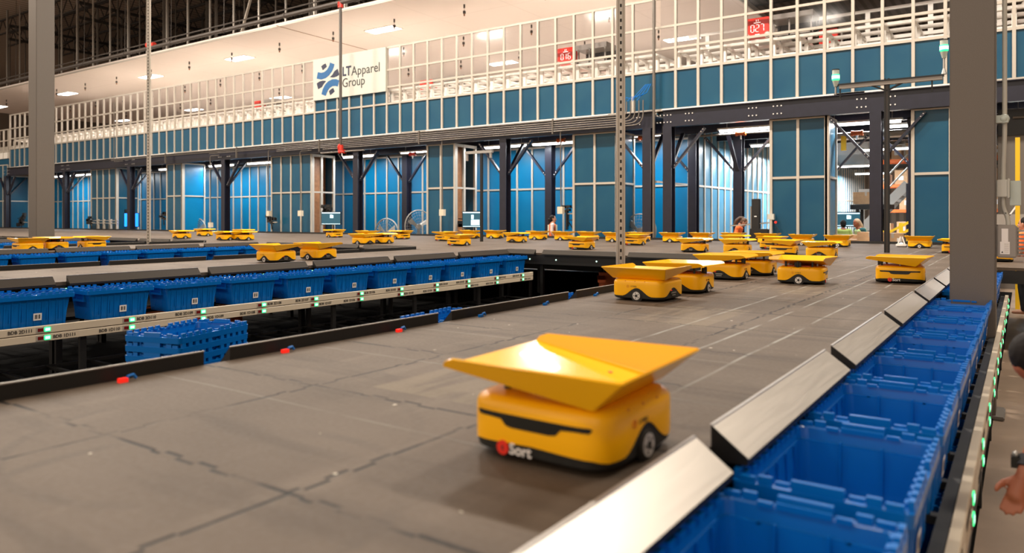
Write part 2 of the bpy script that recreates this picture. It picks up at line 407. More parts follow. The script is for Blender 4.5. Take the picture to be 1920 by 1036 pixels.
b.box(-60, -.6, YB-1.2, YB-1.15, .78, .962, 'frame_black'); b.box(-60, 9, 14.5, 14.56, .78, .962, 'frame_black')
b.build('edge_beam', plat)
leg = MB(); leg.box(-.03, .03, -.03, .03, 0, .8, 'frame_black'); lm = leg.mesh('leg')
for fi, (x0, x1) in enumerate(FING[:3]):
    for y in ([.4, 1.9, 3.4, 4.9, 6.4, 7.9, 9.4, 10.9] if fi < 2 else [6.4, 7.9, 9.4, 10.9]):
        for x in (x0+.05, x1-.05): put('leg', lm, plat, (x, y, 0))
for x in (-14, -12.2, -10.4, -8.6, -7.1, -5.6, -4.1, -2.6, -1.1, .4, 2):
    for y in (11.25, 13.5, 16.5): put('leg', lm, plat, (x, y, 0))
# small lamps along the edge beam
dm = MB(); dm.ball((0, 0, 0), .009, 'led_dot', 8, 5); dme = dm.mesh('sensor_lamp')
wm = MB(); wm.ball((0, 0, 0), .014, 'led_white', 8, 5); wme = wm.mesh('sensor_lamp')
for k in range(13):
    y = 2.6+.76*k-.76
    if y > .8: put('sensor_lamp', dme, plat, (-7.68, y+.12, .93)); put('sensor_lamp', dme, plat, (-2.86-.02, y+.2, .93))
    if y > 3: put('sensor_lamp', dme, plat, (-14.85, y+.2, .93))
for x in (-7.3, -6.75, -5.95, -5.0, -4.0, -3.2, .25, 1.0): put('sensor_lamp', wme, plat, (x, YE-.005, .885))

# shade in the pits, painted as near-black sheets on the floor
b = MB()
for (x0, x1) in ((-7.7, -2.85), (-14.87, -9.88), (-22.04, -17.05), (-29.2, -24.24)): b.box(x0, x1, -2.5, 19.4, 0.001, .012, 'pit_shade')
for (x0, x1) in FING[1:]+[(-2.85, -.2)]: b.box(x0, x1, -2.5, 19.4, 0.001, .012, 'pit_shade')
o = b.build('pit_shade_sheet'); tag(o, 'dark sheet painting the shade on the floor of the pits between platform fingers', 'painted shade')

# ------------------------------------------------------------------ chute wedges
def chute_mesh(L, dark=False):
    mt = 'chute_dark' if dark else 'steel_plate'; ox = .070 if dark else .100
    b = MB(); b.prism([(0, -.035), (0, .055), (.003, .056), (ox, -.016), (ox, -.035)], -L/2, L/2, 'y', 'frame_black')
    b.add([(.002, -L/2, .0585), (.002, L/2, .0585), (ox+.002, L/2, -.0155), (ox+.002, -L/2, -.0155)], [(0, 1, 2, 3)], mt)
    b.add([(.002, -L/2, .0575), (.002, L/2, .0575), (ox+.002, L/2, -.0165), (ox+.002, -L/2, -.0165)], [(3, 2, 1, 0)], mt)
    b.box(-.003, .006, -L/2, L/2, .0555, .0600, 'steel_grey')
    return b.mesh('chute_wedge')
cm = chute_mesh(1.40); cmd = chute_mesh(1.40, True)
def chute(me, x, y, rz, label, grp):
    o = bpy.data.objects.new('chute_wedge', me); COL.objects.link(o); o.location = (x, y, DK-.0); o.rotation_euler = (0, 0, rz)
    tag(o, label, 'chute', grp)
YC = [1.14+1.525*k for k in range(-1, 7)]        # chute centres along the fingers (gap at 1.9+1.525k)
SIDE = [(0, 'right edge of the foreground platform', 'left edge of the foreground platform'),
        (1, 'right edge of the second platform finger', 'left edge of the second platform finger'),
        (2, 'right edge of the third platform finger', 'left edge of the third platform finger'),
        (3, 'right edge of the fourth platform finger', 'left edge of the fourth platform finger'), (4, 'right edge of the fifth platform finger', 'x')]
for fi, ra, la in SIDE:
    x0, x1 = FING[fi]
    yy = [y for y in YC if y > (0 if fi < 1 else .5+fi*1.6)]
    for i, y in enumerate(yy): chute(cm if fi == 0 else cmd, x1+.001, y, 0, ('steel' if fi == 0 else 'dark')+' chute on the %s, %s from the near end' % (ra, ordn(i)), 'chutes on the '+ra)
    if fi < 4:
        for i, y in enumerate(yy): chute(cmd, x0-.001, y, PI, 'dark chute on the %s, %s from the near end' % (la, ordn(i)), 'chutes on the '+la)
for i, x in enumerate((-7.14-.75+.0, -6.25, -4.60, -3.2)):
    pass
xs = [(-7.80, -7.17), (-7.01, -5.50), (-5.35, -3.80), (-3.66, -2.95)]
for i, (a, c) in enumerate(xs):
    me = chute_mesh(c-a, True); chute(me, (a+c)/2, YE-.001, -PI/2, 'dark sloping chute at the far end of the nearest pit, %s from the left' % ordn(i), 'chutes at the far end of the pit')
for nm, (pa, pb) in (('second', (-14.8, -9.95)), ('third', (-22, -17.1))):
    for i in range(3):
        wd = (pb-pa)/3; chute(chute_mesh(wd-.15, True), pa+wd*(i+.5), YE-.001, -PI/2, 'chute at the far end of the %s pit, %s from the left' % (nm, ordn(i)), 'chutes at the far end of the %s pit' % nm)
# red and blue clips at the foreground platform's left edge
for i, (x, y) in enumerate(((220, 713), (524, 656), (738, 617), (892, 589), (1013, 566), (1108, 551))):
    p = px(x, y, Xw=-2.84); b = MB(); b.box(-.010, .010, -.016, .016, -.012, .008, 'led_red' if i < 3 else 'tote_blue'); o = b.build('edge_clip', loc=(-2.80, p.y, DK+.008))
    c = MB(); c.tube([(0, .015, -.005), (0, .02, .012), (0, .04, .015), (0, .05, .0)], .006, 6, 'tote_blue'); c.build('clip_hook', o)
    tag(o, '%s clip on the foreground platform\'s left edge, %s from the near end' % ('red and blue' if i < 3 else 'small blue', ordn(i)), 'clip', 'clips along the platform edge')

# ------------------------------------------------------------------ totes
def tote_bm():
    b = MB(); R = []
    R.append(rrect(.170, .268, .03, 0)); R.append(rrect(.186, .288, .03, .235)); R.append(rrect(.186, .288, .03, .24))
    R.append(rrect(.212, .326, .02, .242)); R.append(rrect(.214, .328, .02, .278)); R.append(rrect(.197, .307, .03, .280))
    R.append(rrect(.194, .303, .03, .276)); R.append(rrect(.164, .262, .03, .012))
    b.rings(R, 'tote_blue')
    n = 11
    for sx in (-1, 1):                      # interlocking teeth on the long sides, in two staggered rows
        for k in range(n):
            y = -.29+.58*k/(n-1)
            if k == 5: continue
            b.box(sx*.205-.007, sx*.205+.007, y-.016, y+.016, .276, .303, 'tote_blue')
        for k in range(n-1):
            y = -.261+.522*k/(n-2); b.box(sx*.192-.006, sx*.192+.006, y-.015, y+.015, .276, .288, 'tote_blue')
        for k in range(9):                  # ribs
            y = -.24+.06*k; z0, z1 = .01, .236
            b.add([(sx*.171, y-.005, z0), (sx*.171, y+.005, z0), (sx*.189, y+.005, z1), (sx*.189, y-.005, z1),
                   (sx*.176, y-.005, z0), (sx*.176, y+.005, z0), (sx*.193, y+.005, z1), (sx*.193, y-.005, z1)],
                  [(0, 1, 2, 3), (4, 5, 6, 7), (0, 1, 5, 4), (2, 3, 7, 6), (1, 2, 6, 5), (0, 3, 7, 4)], 'tote_blue')
        for k in range(5):                  # ribs inside
            y = -.2+.1*k; b.box(sx*.181-.003, sx*.181+.003, y-.003, y+.003, .05, .24, 'tote_blue')
    for sy in (-1, 1):                      # short sides: handle lug in the middle, smaller lugs beside it
        for (x, hw, dz, yy) in ((0, .062, .026, .318), (-.088, .018, .010, .302), (.088, .018, .010, .302), (-.128, .017, .022, .316), (.128, .017, .022, .316), (-.172, .020, .016, .316), (.172, .020, .016, .316)):
            b.box(x-hw, x+hw, sy*yy-.007, sy*yy+.007, .276, .278+dz, 'tote_blue')
        b.box(-.062, .062, sy*.300-.004, sy*.300+.004, .276, .292, 'tote_blue')
        for x in (-.06, .06): b.box(x-.0035, x+.0035, sy*.275-.004, sy*.275+.004, .05, .25, 'tote_blue')
        b.box(-.10, .10, sy*.298-.010, sy*.298+.010, .17, .19, 'tote_blue')
        for x in (-.1, .1): b.box(x-.005, x+.005, sy*.30-.012, sy*.30+.012, .17, .242, 'tote_blue')
    return b.mesh('tote', bevel=0)
tote_me = tote_bm()
lb = MB(); lb.box(-.0008, .0008, -.034, .034, -.032, .032, 'paper'); 
for (y, wd) in ((-.020, .004), (-.012, .008), (-.003, .004), (.008, .003), (.016, .009)): lb.box(.0008, .0014, y-wd/2, y+wd/2, -.018, .020, 'ink')
lbm = lb.mesh('barcode_label')
def tote(x, y, z, rz, label, grp, lab=1):
    o = bpy.data.objects.new('storage_tote', tote_me); COL.objects.link(o); o.location = (x, y, z); o.rotation_euler = (0, 0, rz)
    tag(o, label, 'tote', grp)
    if lab & 1: put('barcode_label', lbm, o, (.1805+.0055, .02, .085), (0, math.radians(4.2), 0))
    if lab & 2: put('barcode_label', lbm, o, (0.03, .285, .11), (math.radians(-4), 0, PI/2))
    if lab & 4: put('paper_tag', tagm, o, (.0, .292, .195), (0, math.radians(4), PI/2))
    return o
tg = MB(); tg.box(-.001, .001, -.03, .03, -.04, .04, 'paper'); tagm = tg.mesh('paper_tag')
ZT = .655
i = 0
for k in range(-3, 11):
    y = 3.02+.76*k
    if y < .7 or 6.9 < y < 7.7: continue
    tote(-.42, y, ZT, 0, 'open blue tote beside the foreground platform, %s from the near end' % ordn(i) + (', paper tag inside' if k == 1 else ''), 'open totes along the right of the foreground platform', 1 | (4 if k == 1 else 0)); i += 1
i = 0
for k in range(-2, 11):
    y = 3.02+.76*k
    if y < 2: continue
    tote(-7.42, y, ZT, rg.uniform(-.012, .012), 'blue tote in the row above the long cream rail, %s from the left' % ordn(i), 'totes above the left cream rail', 3); i += 1
i = 0
for k in range(2, 11):
    y = 3.02+.76*k
    tote(-14.58, y, ZT+.02, 0, 'blue tote in the far row beyond the second finger, %s from the left' % ordn(i), 'totes in the far row', 1); i += 1
i = 0
for k in range(1, 10):
    y = 3.02+.76*k
    tote(-10.2, y, ZT, 0, 'blue tote tucked behind the left edge of the second platform finger, %s from the left' % ordn(i), 'totes behind the second finger', 0); i += 1
i = 0
for k in range(4, 11):
    y = 3.02+.76*k
    tote(-21.75, y, ZT+.02, 0, 'blue tote in the farthest visible row beyond the third platform finger, %s from the left' % ordn(i), 'totes in the farthest row', 0); i += 1
i = 0
for k in range(-3, 5):
    y = 3.02+.76*k
    if y > .5: tote(-.38, y, .21, 0, 'blue tote on the lower shelf below the green-lit rail, %s from the near end' % ordn(i), 'lower totes by the aisle', 1); i += 1
for (cx, cy, rz, zt, nm, n) in ((-4.50, 2.80, .30, .90, 'big pit stack', 11), (-3.27, 4.00, .12, .945, 'middle edge stack', 12), (-3.22, 5.72, .1, .915, 'far edge stack', 12)):
    z = zt-.30
    for j in range(n):
        if z < -.02: break
        tote(cx, cy, z+.013, rz, 'blue tote nested in the %s, %s from the top' % (nm, ordn(j)), 'nested totes, '+nm, 0); z -= .062

# ------------------------------------------------------------------ pick-to-light rails and shelf racks
dsp = MB(); dsp.box(-.002, .002, -.022, .022, -.014, .014, 'display_red'); dspm = dsp.mesh('display_window')
hs = MB(); hs.box(-.0015, .0015, -.055, .062, -.024, .024, 'stud'); hsm = hs.mesh('lamp_housing')
gb = MB(); gb.prism([(-.026, -.015), (-.02, -.020), (.02, -.020), (.026, -.015), (.026, .015), (.02, .020), (-.02, .020), (-.026, .015)], 0, .006, 'x', 'led_green')
gb.prism([(-.018, -.011), (.018, -.011), (.018, .011), (-.018, .011)], .006, .0075, 'x', 'led_white'); gbm = gb.mesh('green_button')
def rail(x, y0, y1, z0, z1, tier, label, ks, side=1, num=True, n0=111):
    b = MB(); b.prism([(-.035, z0), (-.035, z1), (-.004, z1), (0, z1-.004), (0, z0+.004), (-.004, z0)], y0, y1, 'y', 'rail_cream')
    o = b.build('light_rail'); o.location = (x, 0, 0); tag(o, label, 'rail')
    for k in ks:
        y = 3.02+.76*k; zc = (z0+z1)/2
        put('lamp_housing', hsm, o, (.001, y+.02, zc)); put('display_window', dspm, o, (.003, y, zc))
        put('green_button', gbm, o, (.002, y+.055, zc))
        if num:
            tt = 'BDB %dD%03d' % (tier, n0-k) if (n0-k) > 9 else ''
            left = (k % 2 == 0) == (tier == 2)
            put('address_label', text_mesh(tt, .040, 'ink', .0005, .0006), o, (.002, y+(-.16 if left else .20), zc), (PI/2, 0, PI/2))
    return o
kk = list(range(-1, 11))
rail(-7.135, 1.2, 11.0, .600, .668, 2, 'upper cream light rail with green lamps under the left row of blue totes', kk, 1)
rail(-7.135, 1.2, 11.0, .528, .594, 1, 'lower cream light rail with green lamps under the left row of blue totes', kk, 1)
rail(-.150, .3, 11.0, .600, .668, 2, 'upper cream light rail with green lamps by the right aisle', list(range(-3, 11)), 1, True, 211)
rail(-.150, .3, 11.0, .528, .594, 1, 'lower cream light rail with green lamps by the right aisle', list(range(-3, 11)), 1, True, 211)
def rack(x0, x1, y0, y1, label):
    t = thing('flow_rack', label, 'rack', ((x0+x1)/2, y0, 0)); hx = (x1-x0)/2
    p = MB(); p.box(-.018, .018, -.028, .028, 0, .84, 'frame_black'); pm = p.mesh('post'); p = MB(); p.box(-.018, .018, -.028, .028, 0, .62, 'frame_black'); pm2 = p.mesh('post')
    y = (1.88-y0) % 1.52
    while y < y1-y0:
        put('post', pm, t, (-hx+.02, y, 0)); put('post', pm2, t, (hx-.02, y, 0))
        y += 1.52
    for z, nm in ((.625, 'upper_shelf'), (.19, 'lower_shelf')):
        s = MB(); s.box(-hx, -hx+.04, 0, y1-y0, z, z+.03, 'frame_black'); s.box(hx-.04, hx, 0, y1-y0, z, z+.03, 'frame_black')
        yy = .2
        while yy < y1-y0: s.box(-hx, hx, yy-.02, yy+.02, z, z+.028, 'frame_black'); yy += .38
        s.build(nm, t)
rack(-7.68, -7.17, 1.2, 11, 'black steel rack carrying the left row of blue totes')
rack(-.68, -.19, .3, 11, 'black steel rack carrying the blue totes by the right aisle')
rack(-14.85, -14.33, 3.5, 11, 'black steel rack carrying the far row of blue totes')
rack(-10.45, -9.93, 3.0, 11, 'black steel rack behind the second platform finger')
rack(-22.0, -21.5, 5.5, 11, 'black steel rack carrying the farthest row of blue totes')
# orange hand trucks under and beside the deck
for (x, y, rz, lab) in ((-6.4, 12.6, .5, 'orange hand pallet truck under the deck beyond the pit, left one'), (-4.6, 12.9, .9, 'orange hand pallet truck under the deck beyond the pit, right one'), (-8.6, 5.35, -.9, 'orange hand pallet truck in the shadow behind the cream rails')):
    t = thing('pallet_truck', lab, 'pallet truck', (x, y, 0), rz)
    for s in (-.2, .2):
        f = MB(); f.box(s-.07, s+.07, -.6, .5, .45, .50, 'rack_orange'); f.build('fork', t)
    h = MB(); h.tube([(0, .5, .45), (0, .62, .80)], .022, 8, 'rack_orange'); h.box(-.16, .16, .60, .64, .78, .82, 'rack_orange'); h.build('handle', t)
    w_ = MB(); w_.box(-.24, .24, .44, .58, .28, .56, 'rack_orange'); w_.build('pump_body', t)
    for s in (-.1, .1):
        w_ = MB(); w_.cyl((s, .55, .09), .09, .05, 'x', 14, 'tyre'); w_.box(s-.02, s+.02, .5, .56, .09, .3, 'rack_orange'); w_.build('wheel', t, smooth=True)
    for s in (-.2, .2):
        w_ = MB(); w_.cyl((s, -.5, .05), .05, .06, 'x', 14, 'tyre'); w_.box(s-.02, s+.02, -.53, -.47, .05, .46, 'rack_orange'); w_.build('fork_wheel', t, smooth=True)
# ------------------------------------------------------------------ sorting robots
def outline(hx, hy, n, N=80, dr=0):
    P = []
    for i in range(N):
        t = 2*PI*i/N; c, s = math.cos(t), math.sin(t)
        r = (abs(c/hx)**n+abs(s/hy)**n)**(-1/n); P.append((r*c, r*s))
    return P
HX, HYY, ZB = .212, .212, .160
OUT = outline(HX, HYY, 6)
def bump(x, w_): x = abs(x)/w_; return (1+math.cos(PI*min(x, 1)))/2
def bnd(x, y):
    side = .036+.062*bump(x+.01, .125); front = .050-.008*abs(y)/.2; rear = .036+.062*bump(y, .15)
    ax, ay = abs(x)/HX, abs(y)/HYY; f = min(max((ax-ay)*6+.5, 0), 1); f = f*f*(3-2*f)
    return side*(1-f)+(front if x > 0 else rear)*f
def at(x, y, inset, z): 
    r = math.hypot(x, y); k = (r-inset)/r; return (x*k, y*k, z)
def robot_proto():
    t = thing('sorting_robot', '', 'robot')
    s = MB(); R = []
    R.append([at(x, y, .012, bnd(x, y)-.004) for x, y in OUT]); R.append([at(x, y, .001, bnd(x, y)) for x, y in OUT])
    for k in range(1, 6): R.append([at(x, y, 0, bnd(x, y)+(ZB-.030-bnd(x, y))*k/5) for x, y in OUT])
    for a in (18, 36, 54, 72, 88): R.append([at(x, y, .030*(1-math.cos(math.radians(a))), ZB-.030+.030*math.sin(math.radians(a))) for x, y in OUT])
    R.append([at(x, y, .06, ZB+.003) for x, y in OUT]); R.append([at(x, y, .14, ZB+.005) for x, y in OUT])
    s.rings(R, 'yellow')
    for sy in (-1, 1):                      # shallow lugs on the shoulder
        for x in (-.075, .005, .085): s.box(x-.003, x+.003, sy*(HYY-.012)-.004*0-.008, sy*(HYY-.012)+.008, ZB-.034, ZB-.010, 'bracket_orange')
    s.build('body_shell', t, smooth=50)
    k = MB(); R = [[at(x, y, .030, .012) for x, y in OUT], [at(x, y, .006, .022) for x, y in OUT], [at(x, y, .003, bnd(x, y)) for x, y in OUT], [at(x, y, .02, bnd(x, y)+.002) for x, y in OUT]]
    k.rings(R, 'black_plastic'); k.build('base_skirt', t, smooth=50)
    # visor
    v = MB(); ids = [i for i in range(len(OUT)) if OUT[i][0] > .12 and abs(OUT[i][1]) < .188]
    ids = sorted(ids, key=lambda i: OUT[i][1]); P = []
    def pos(y):      # outline point at given y on the front
        for a, c in zip(ids, ids[1:]):
            y0, y1 = OUT[a][1], OUT[c][1]
            if y0 <= y <= y1: f = (y-y0)/(y1-y0); return (OUT[a][0]*(1-f)+OUT[c][0]*f, y)
        i = ids[0] if y < 0 else ids[-1]; return OUT[i]
    YS = [-.176, -.165, -.15, -.12, -.09, -.075, -.055, -.03, 0, .03, .055, .075, .09, .12, .15, .165, .176]
    vs = []
    for y in YS:
        x, yy = pos(y); ed = abs(y) > .17; bot = .108 if abs(y) > .09 else (.108-.020*min(1, (.092-abs(y))/.02)); top = .121 if not ed else .119
        if ed: bot = .116
        vs += [at(x, yy, -.0018, bot), at(x, yy, -.0018, top), at(x, yy, .004, bot), at(x, yy, .004, top)]
    fs = []
    for i in range(len(YS)-1):
        a, c = 4*i, 4*i+4; fs += [(a, c, c+1, a+1), (a, a+2, c+2, c), (a+1, c+1, c+3, a+3)]
    v.add(vs, fs, 'visor_black'); v.build('visor', t)
    # wheels
    wmesh = MB(); wmesh.cyl((0, 0, 0), .040, .030, 'y', 26, 'tyre'); wh = wmesh.mesh('wheel', smooth=True, bevel=.003)
    hb = MB(); hb.cyl((0, 0, 0), .030, .034, 'y', 22, 'chrome'); hb.cyl((0, 0, 0), .011, .038, 'y', 12, 'tyre')
    for a in range(5): 
        c, s_ = math.cos(a*2*PI/5), math.sin(a*2*PI/5); hb.box(.020*c-.0035, .020*c+.0035, -.0175, .0175, .020*s_-.0035, .020*s_+.0035, 'tyre')
    hbm = hb.mesh('hub', smooth=True)
    ar = MB(); ar.cyl((0, 0, 0), .048, .012, 'y', 26, 'frame_black'); arm = ar.mesh('wheel_arch')
    for sy in (-1, 1):
        put('wheel_arch', arm, t, (-.01, sy*(HYY-.009), .040))
        wo = put('wheel', wh, t, (-.01, sy*(HYY-.012), .0405)); put('hub', hbm, wo, (0, 0, 0))
    # rear charging pocket
    c = MB(); c.box(-.214, -.205, -.055, .055, .052, .076, 'visor_black'); c.box(-.2155, -.213, -.035, .035, .058, .064, 'steel_grey'); c.box(-.2145, -.210, -.028, .028, .040, .046, 'steel_grey'); c.build('charging_contact', t)
    c = MB(); c.box(-.2135, -.204, .030, .046, .078, .082, 'led_red'); c.build('tail_lamp', t)
    # logo on the front skirt: red badge and word
    lg = MB(); lg.cyl((0, 0, 0), .0185, .003, 'x', 22, 'robot_red'); lgm = lg.mesh('logo_badge')
    fx = pos(-.0)[0]
    bo = put('logo_badge', lgm, t, (fx+.0005, -.085, .034))
    put('badge_mark', text_mesh('t', .020, 'ink', .0006, .0004), bo, (.002, 0, 0), (PI/2, 0, PI/2))
    put('logo_lettering', text_mesh('Sort', .039, 'paper', .0008, .0008), t, (fx+.0012, -.030, .034), (PI/2, 0, PI/2))
    for sy, rz in ((-1, 0), (1, PI)):
        put('side_badge', lgm2(), t, (-.070*(-sy)*(-1) if False else (-.062 if sy < 0 else .062), sy*(HYY+.0004), .108))
        put('serial_number', text_mesh('117453', .017, 'ink', .0004, 0), t, ((-.015 if sy < 0 else .015), sy*(HYY+.0010), .108), (PI/2, 0, rz))
    # lifting posts between body and tray
    return t
def lgm2():
    if 'b' not in _tm:
        l = MB(); 
        for a in range(16):
            t0, t1 = 2*PI*a/16, 2*PI*(a+1)/16; l.bar((.010*math.cos(t0), 0, .010*math.sin(t0)), (.010*math.cos(t1), 0, .010*math.sin(t1)), .0025, .001, 'bracket_orange')
        l.box(-.0015, .0015, -.0006, .0006, -.006, .006, 'bracket_orange'); _tm['b'] = l.mesh('side_badge')
    return _tm['b']
def tray_mesh():
    b = MB()
    A0, A1 = -.262, .160     # floor ends: open (high) and deep (low)
    zo, zd, zt = .232, .168, .252
    w0, w1 = .238, .214
    f = [(A0, -w0, zo), (A0, w0, zo), (A1, w1, zd), (A1, -w1, zd)]
    b.add(f, [(0, 1, 2, 3)], 'tray_yellow')
    tx, ty = .258, .262
    b.add([(A1, -w1, zd), (A1, w1, zd), (tx, ty, zt), (tx, -ty, zt)], [(0, 1, 2, 3)], 'tray_yellow')
    for s in (-1, 1):
        V = [(A0, s*w0, zo), (A1, s*w1, zd), (tx, s*ty, zt), (A0+.035, s*(w0+.010), zt+.003), (A0+.008, s*(w0+.006), zt-.006), (A0, s*(w0+.003), zo+.004)]
        b.add(V, [(0, 1, 2, 3, 4, 5)], 'tray_yellow')
    me0 = b.mesh('tray'); bm = bmesh.new(); bm.from_mesh(me0); bmesh.ops.remove_doubles(bm, verts=bm.verts[:], dist=.0005)
    bmesh.ops.bevel(bm, geom=[e for e in bm.edges if len(e.link_faces) == 2], offset=.003, segments=2, affect='EDGES')
    bmesh.ops.recalc_face_normals(bm, faces=bm.faces[:])
    up = sum(f.normal.z for f in bm.faces)
    bmesh.ops.solidify(bm, geom=bm.faces[:], thickness=.0055 if up > 0 else -.0055)
    bm.to_mesh(me0); bm.free(); me0.polygons.foreach_set('use_smooth', [True]*len(me0.polygons)); me0.set_sharp_from_angle(angle=math.radians(35)); return me0
proto = robot_proto(); tm_ = tray_mesh()
br = MB(); br.box(-.16, .06, -.10, .10, .164, .170, 'bracket_orange'); br.box(-.19, -.165, -.03, .03, .166, .205, 'visor_black'); brm = br.mesh('tilt_bracket')
tray0 = put('tray', tm_, proto, (0, 0, 0)); 
bk0 = put('tilt_bracket', brm, tray0, (0, 0, 0)); sc_ = MB(); sc_.cyl((0, 0, 0), .006, .003, 'z', 10, 'bracket_orange'); scm = sc_.mesh('tray_screw')
for (x, y) in ((.05, .12), (.05, -.12)): put('tray_screw', scm, tray0, (x, y, .1862), (0, math.radians(8.6), 0))
for (x, y, mt) in ((-.14, -.12, 'visor_black'), (-.14, .12, 'visor_black'), (.02, -.13, 'steel_grey'), (.02, .13, 'steel_grey'), (-.19, 0, 'visor_black')):
    zf = .232-(x+.262)/.422*.064-.006; q = MB(); q.cyl((0, 0, 0), .010 if mt == 'visor_black' else .008, zf-.158, 'z', 10, mt); put('lift_post', q.mesh('lift_post', smooth=True), tray0, (x, y, (zf+.158)/2))
PT = CH(proto)
# px, py = centre and bottom of the body in the photo; heading (visor side), direction of the tray's deep end
D0, D90, D180, Dm = 0, 90, 180, -90
RB = [
 (1078, 885, -92, 2, 'large yellow tray robot in the foreground, nearest of all'),
 (1215, 563, 178, -92, 'yellow robot beyond the foreground one, front-left of the cluster of four'),
 (1283, 548, 92, 178, 'yellow robot half hidden behind the front-left robot of the near cluster'),
 (1361, 523, 90, 182, 'yellow robot with a dark rear pocket in the middle of the near cluster'),
 (1414, 515, 92, 180, 'yellow robot tucked behind the middle robot of the near cluster'),
 (1505, 531, 6, 90, 'yellow robot side-on with its tray tipped towards us, right of the near cluster'),
 (1688, 529, -84, -2, 'yellow robot seen from the front, alone beside the big grey column'),
 (1303, 472, 90, 180, 'yellow robot seen from behind, left of the second cluster on the main deck'),
 (1383, 474, 92, 180, 'yellow robot seen from behind, just left of the second cluster'),
 (1470, 477, -86, 0, 'yellow robot facing us at the front of the second cluster'),
 (1541, 482, 90, 180, 'yellow robot with a rear pocket at the right front of the second cluster'),
 (1448, 466, -88, 0, 'yellow robot facing us, hidden behind the front of the second cluster'),
 (1573, 462, 180, -90, 'yellow robot near the orange cartons and the open doorway'),
 (1506, 459, 180, -90, 'yellow robot in the back of the second cluster, before the blue pier'),
 (1440, 456, 180, -90, 'yellow robot at the back left of the second cluster'),
 (1725, 464, 180, -90, 'yellow robot on the far deck just left of the big grey column'),
 (1792, 474, -88, 0, 'yellow robot half hidden by the left edge of the big grey column'),
 (1866, 489, -88, 0, 'yellow robot peeking out right of the big grey column'),
 (1201, 452.5, 180, -90, 'yellow robot in the back row, before the wire fan right of the perforated post'),
 (1190, 459, -92, 0, 'yellow robot just right of the perforated post'),
 (1261, 453.5, 180, -90, 'yellow robot in the back row between two navy columns'),
 (1317, 453.5, 180, -90, 'yellow robot in the back row behind the left robot of the second cluster'),
 (1376, 454, 180, -90, 'yellow robot in the back row in front of the woman with brown hair'),
 (1379, 462, 90, 180, 'yellow robot in the middle row in front of the woman with brown hair'),
 (969, 454, 90, 180, 'yellow robot with a rear pocket, left of the woman in the orange vest'),
 (1009, 449, 180, -90, 'yellow robot in the back row just left of the woman in the orange vest'),
 (1057, 450, 180, -90, 'yellow robot directly in front of the woman in the orange vest'),
 (1105, 450.5, 180, -90, 'yellow robot in the back row before the double blue pier'),
 (1091, 467, -92, 0, 'yellow robot nearest the far pit edge, left of the perforated post'),
 (1154, 453, 180, -90, 'yellow robot in the back row behind the perforated post'),
 (834, 451, -92, 0, 'yellow robot before the second blue pier from the right, behind another'),
 (861, 460, -90, 0, 'yellow robot in front of the dark workstation screen'),
 (884, 446.5, 180, -90, 'yellow robot directly under the dark workstation screen'),
 (928, 446.5, 180, -90, 'yellow robot right of the slim black post with a crossbar'),
 (752, 447.5, -8, 92, 'yellow robot with raised tray before the tall narrow fan'),
 (682, 457.5, 180, -90, 'yellow robot at the left front of the pair beyond the brown chute'),
 (718, 456, 92, 180, 'yellow robot at the right rear of the pair beyond the brown chute'),
 (690, 448, 180, -90, 'yellow robot behind the pair beyond the brown chute'),
 (627, 444.5, -6, 90, 'yellow robot below the left workstation screen'),
 (518, 491, 180, -90, 'left of the two yellow robots on the second platform finger'),
 (597, 486, 180, -90, 'right of the two yellow robots on the second platform finger'),
 (52, 470.5, -92, 0, 'yellow robot at the far left, lower left of the grey column'),
 (100, 468, 182, 182, 'yellow robot just behind the far-left one, under the grey column'),
 (172, 465.5, 0, 92, 'yellow robot right of the grey column, on the third platform finger'),
 (341, 447, 90, 180, 'yellow robot on the far deck, left one of the left far group'),
 (384, 442, 90, 180, 'yellow robot farthest back in the left far group'),
 (424, 450, 90, 180, 'yellow robot third in the left far group, touching the next'),
 (458, 450, 90, 180, 'yellow robot at the right of the left far group'),
 (457, 444, 90, 180, 'yellow robot behind the right end of the left far group'),
]
def robot(i, row):
    x, yb, hd, dp, lab = row
    d = FPX*(CZ-DK-.012)/(yb-HY); a = (x-960)/FPX; phi = abs(math.degrees(math.atan(a))-34.6) % 90
    off = .212*(math.cos(math.radians(phi))+math.sin(math.radians(phi)))-.045
    X, Y = ray_at(x, d+off)
    rz = math.radians(hd)
    if i == 0: r = proto; r.location = (X, Y, DK); r.rotation_euler = (0, 0, rz)
    else: r = dup(proto, PT, (X, Y, DK), rz, lab)
    r['label'] = lab; r['group'] = 'yellow tray robots on the sorting platform'
    for c in CH(r):
        if c[0].name.startswith('tray'): c[0].rotation_euler = (0, 0, math.radians(dp)-rz)
rbs = RB
for i, row in enumerate(rbs): robot(i, row)
# ------------------------------------------------------------------ storage-grid wall (mezzanine front)
YW = 20.0; PI_X = lambda k: -1.50-.664*k
KR, KL = -12, 75
xl, xr = PI_X(KL), PI_X(KR)
def struct_obj(b, name, smooth=False): return struct(b.build(name, smooth=smooth))
b = MB(); b.box(xl, xr, YW+.02, YW+.06, 4.70, 5.85, 'panel_blue')
b.box(-23.41, -19.43, YW+.02, YW+.06, 5.85, 6.34, 'panel_blue')
wf = struct_obj(b, 'wall_front')
b = MB()
for k in range(KR, KL+1):
    x = PI_X(k); b.box(x-.036, x+.036, YW-.03, YW+.05, 4.70, 7.95 if x < -8.5 else 9.9, 'stud')
for z in (4.72, 5.85, 6.47, 7.10, 7.93): b.box(xl, xr, YW-.025, YW+.045, z-.032, z+.032, 'stud')
b.box(-8.6, xr, YW-.025, YW+.045, 8.55, 8.61, 'stud')
o = b.build('trim_2'); struct(o)
b = MB(); b.box(xl, -8.75, YW+.005, YW+.012, 6.5, 7.9, 'clear_pane'); b.box(-8.6, xr, YW+.005, YW+.012, 6.5, 8.5, 'clear_pane'); struct(b.build('window_1'))
b = MB()
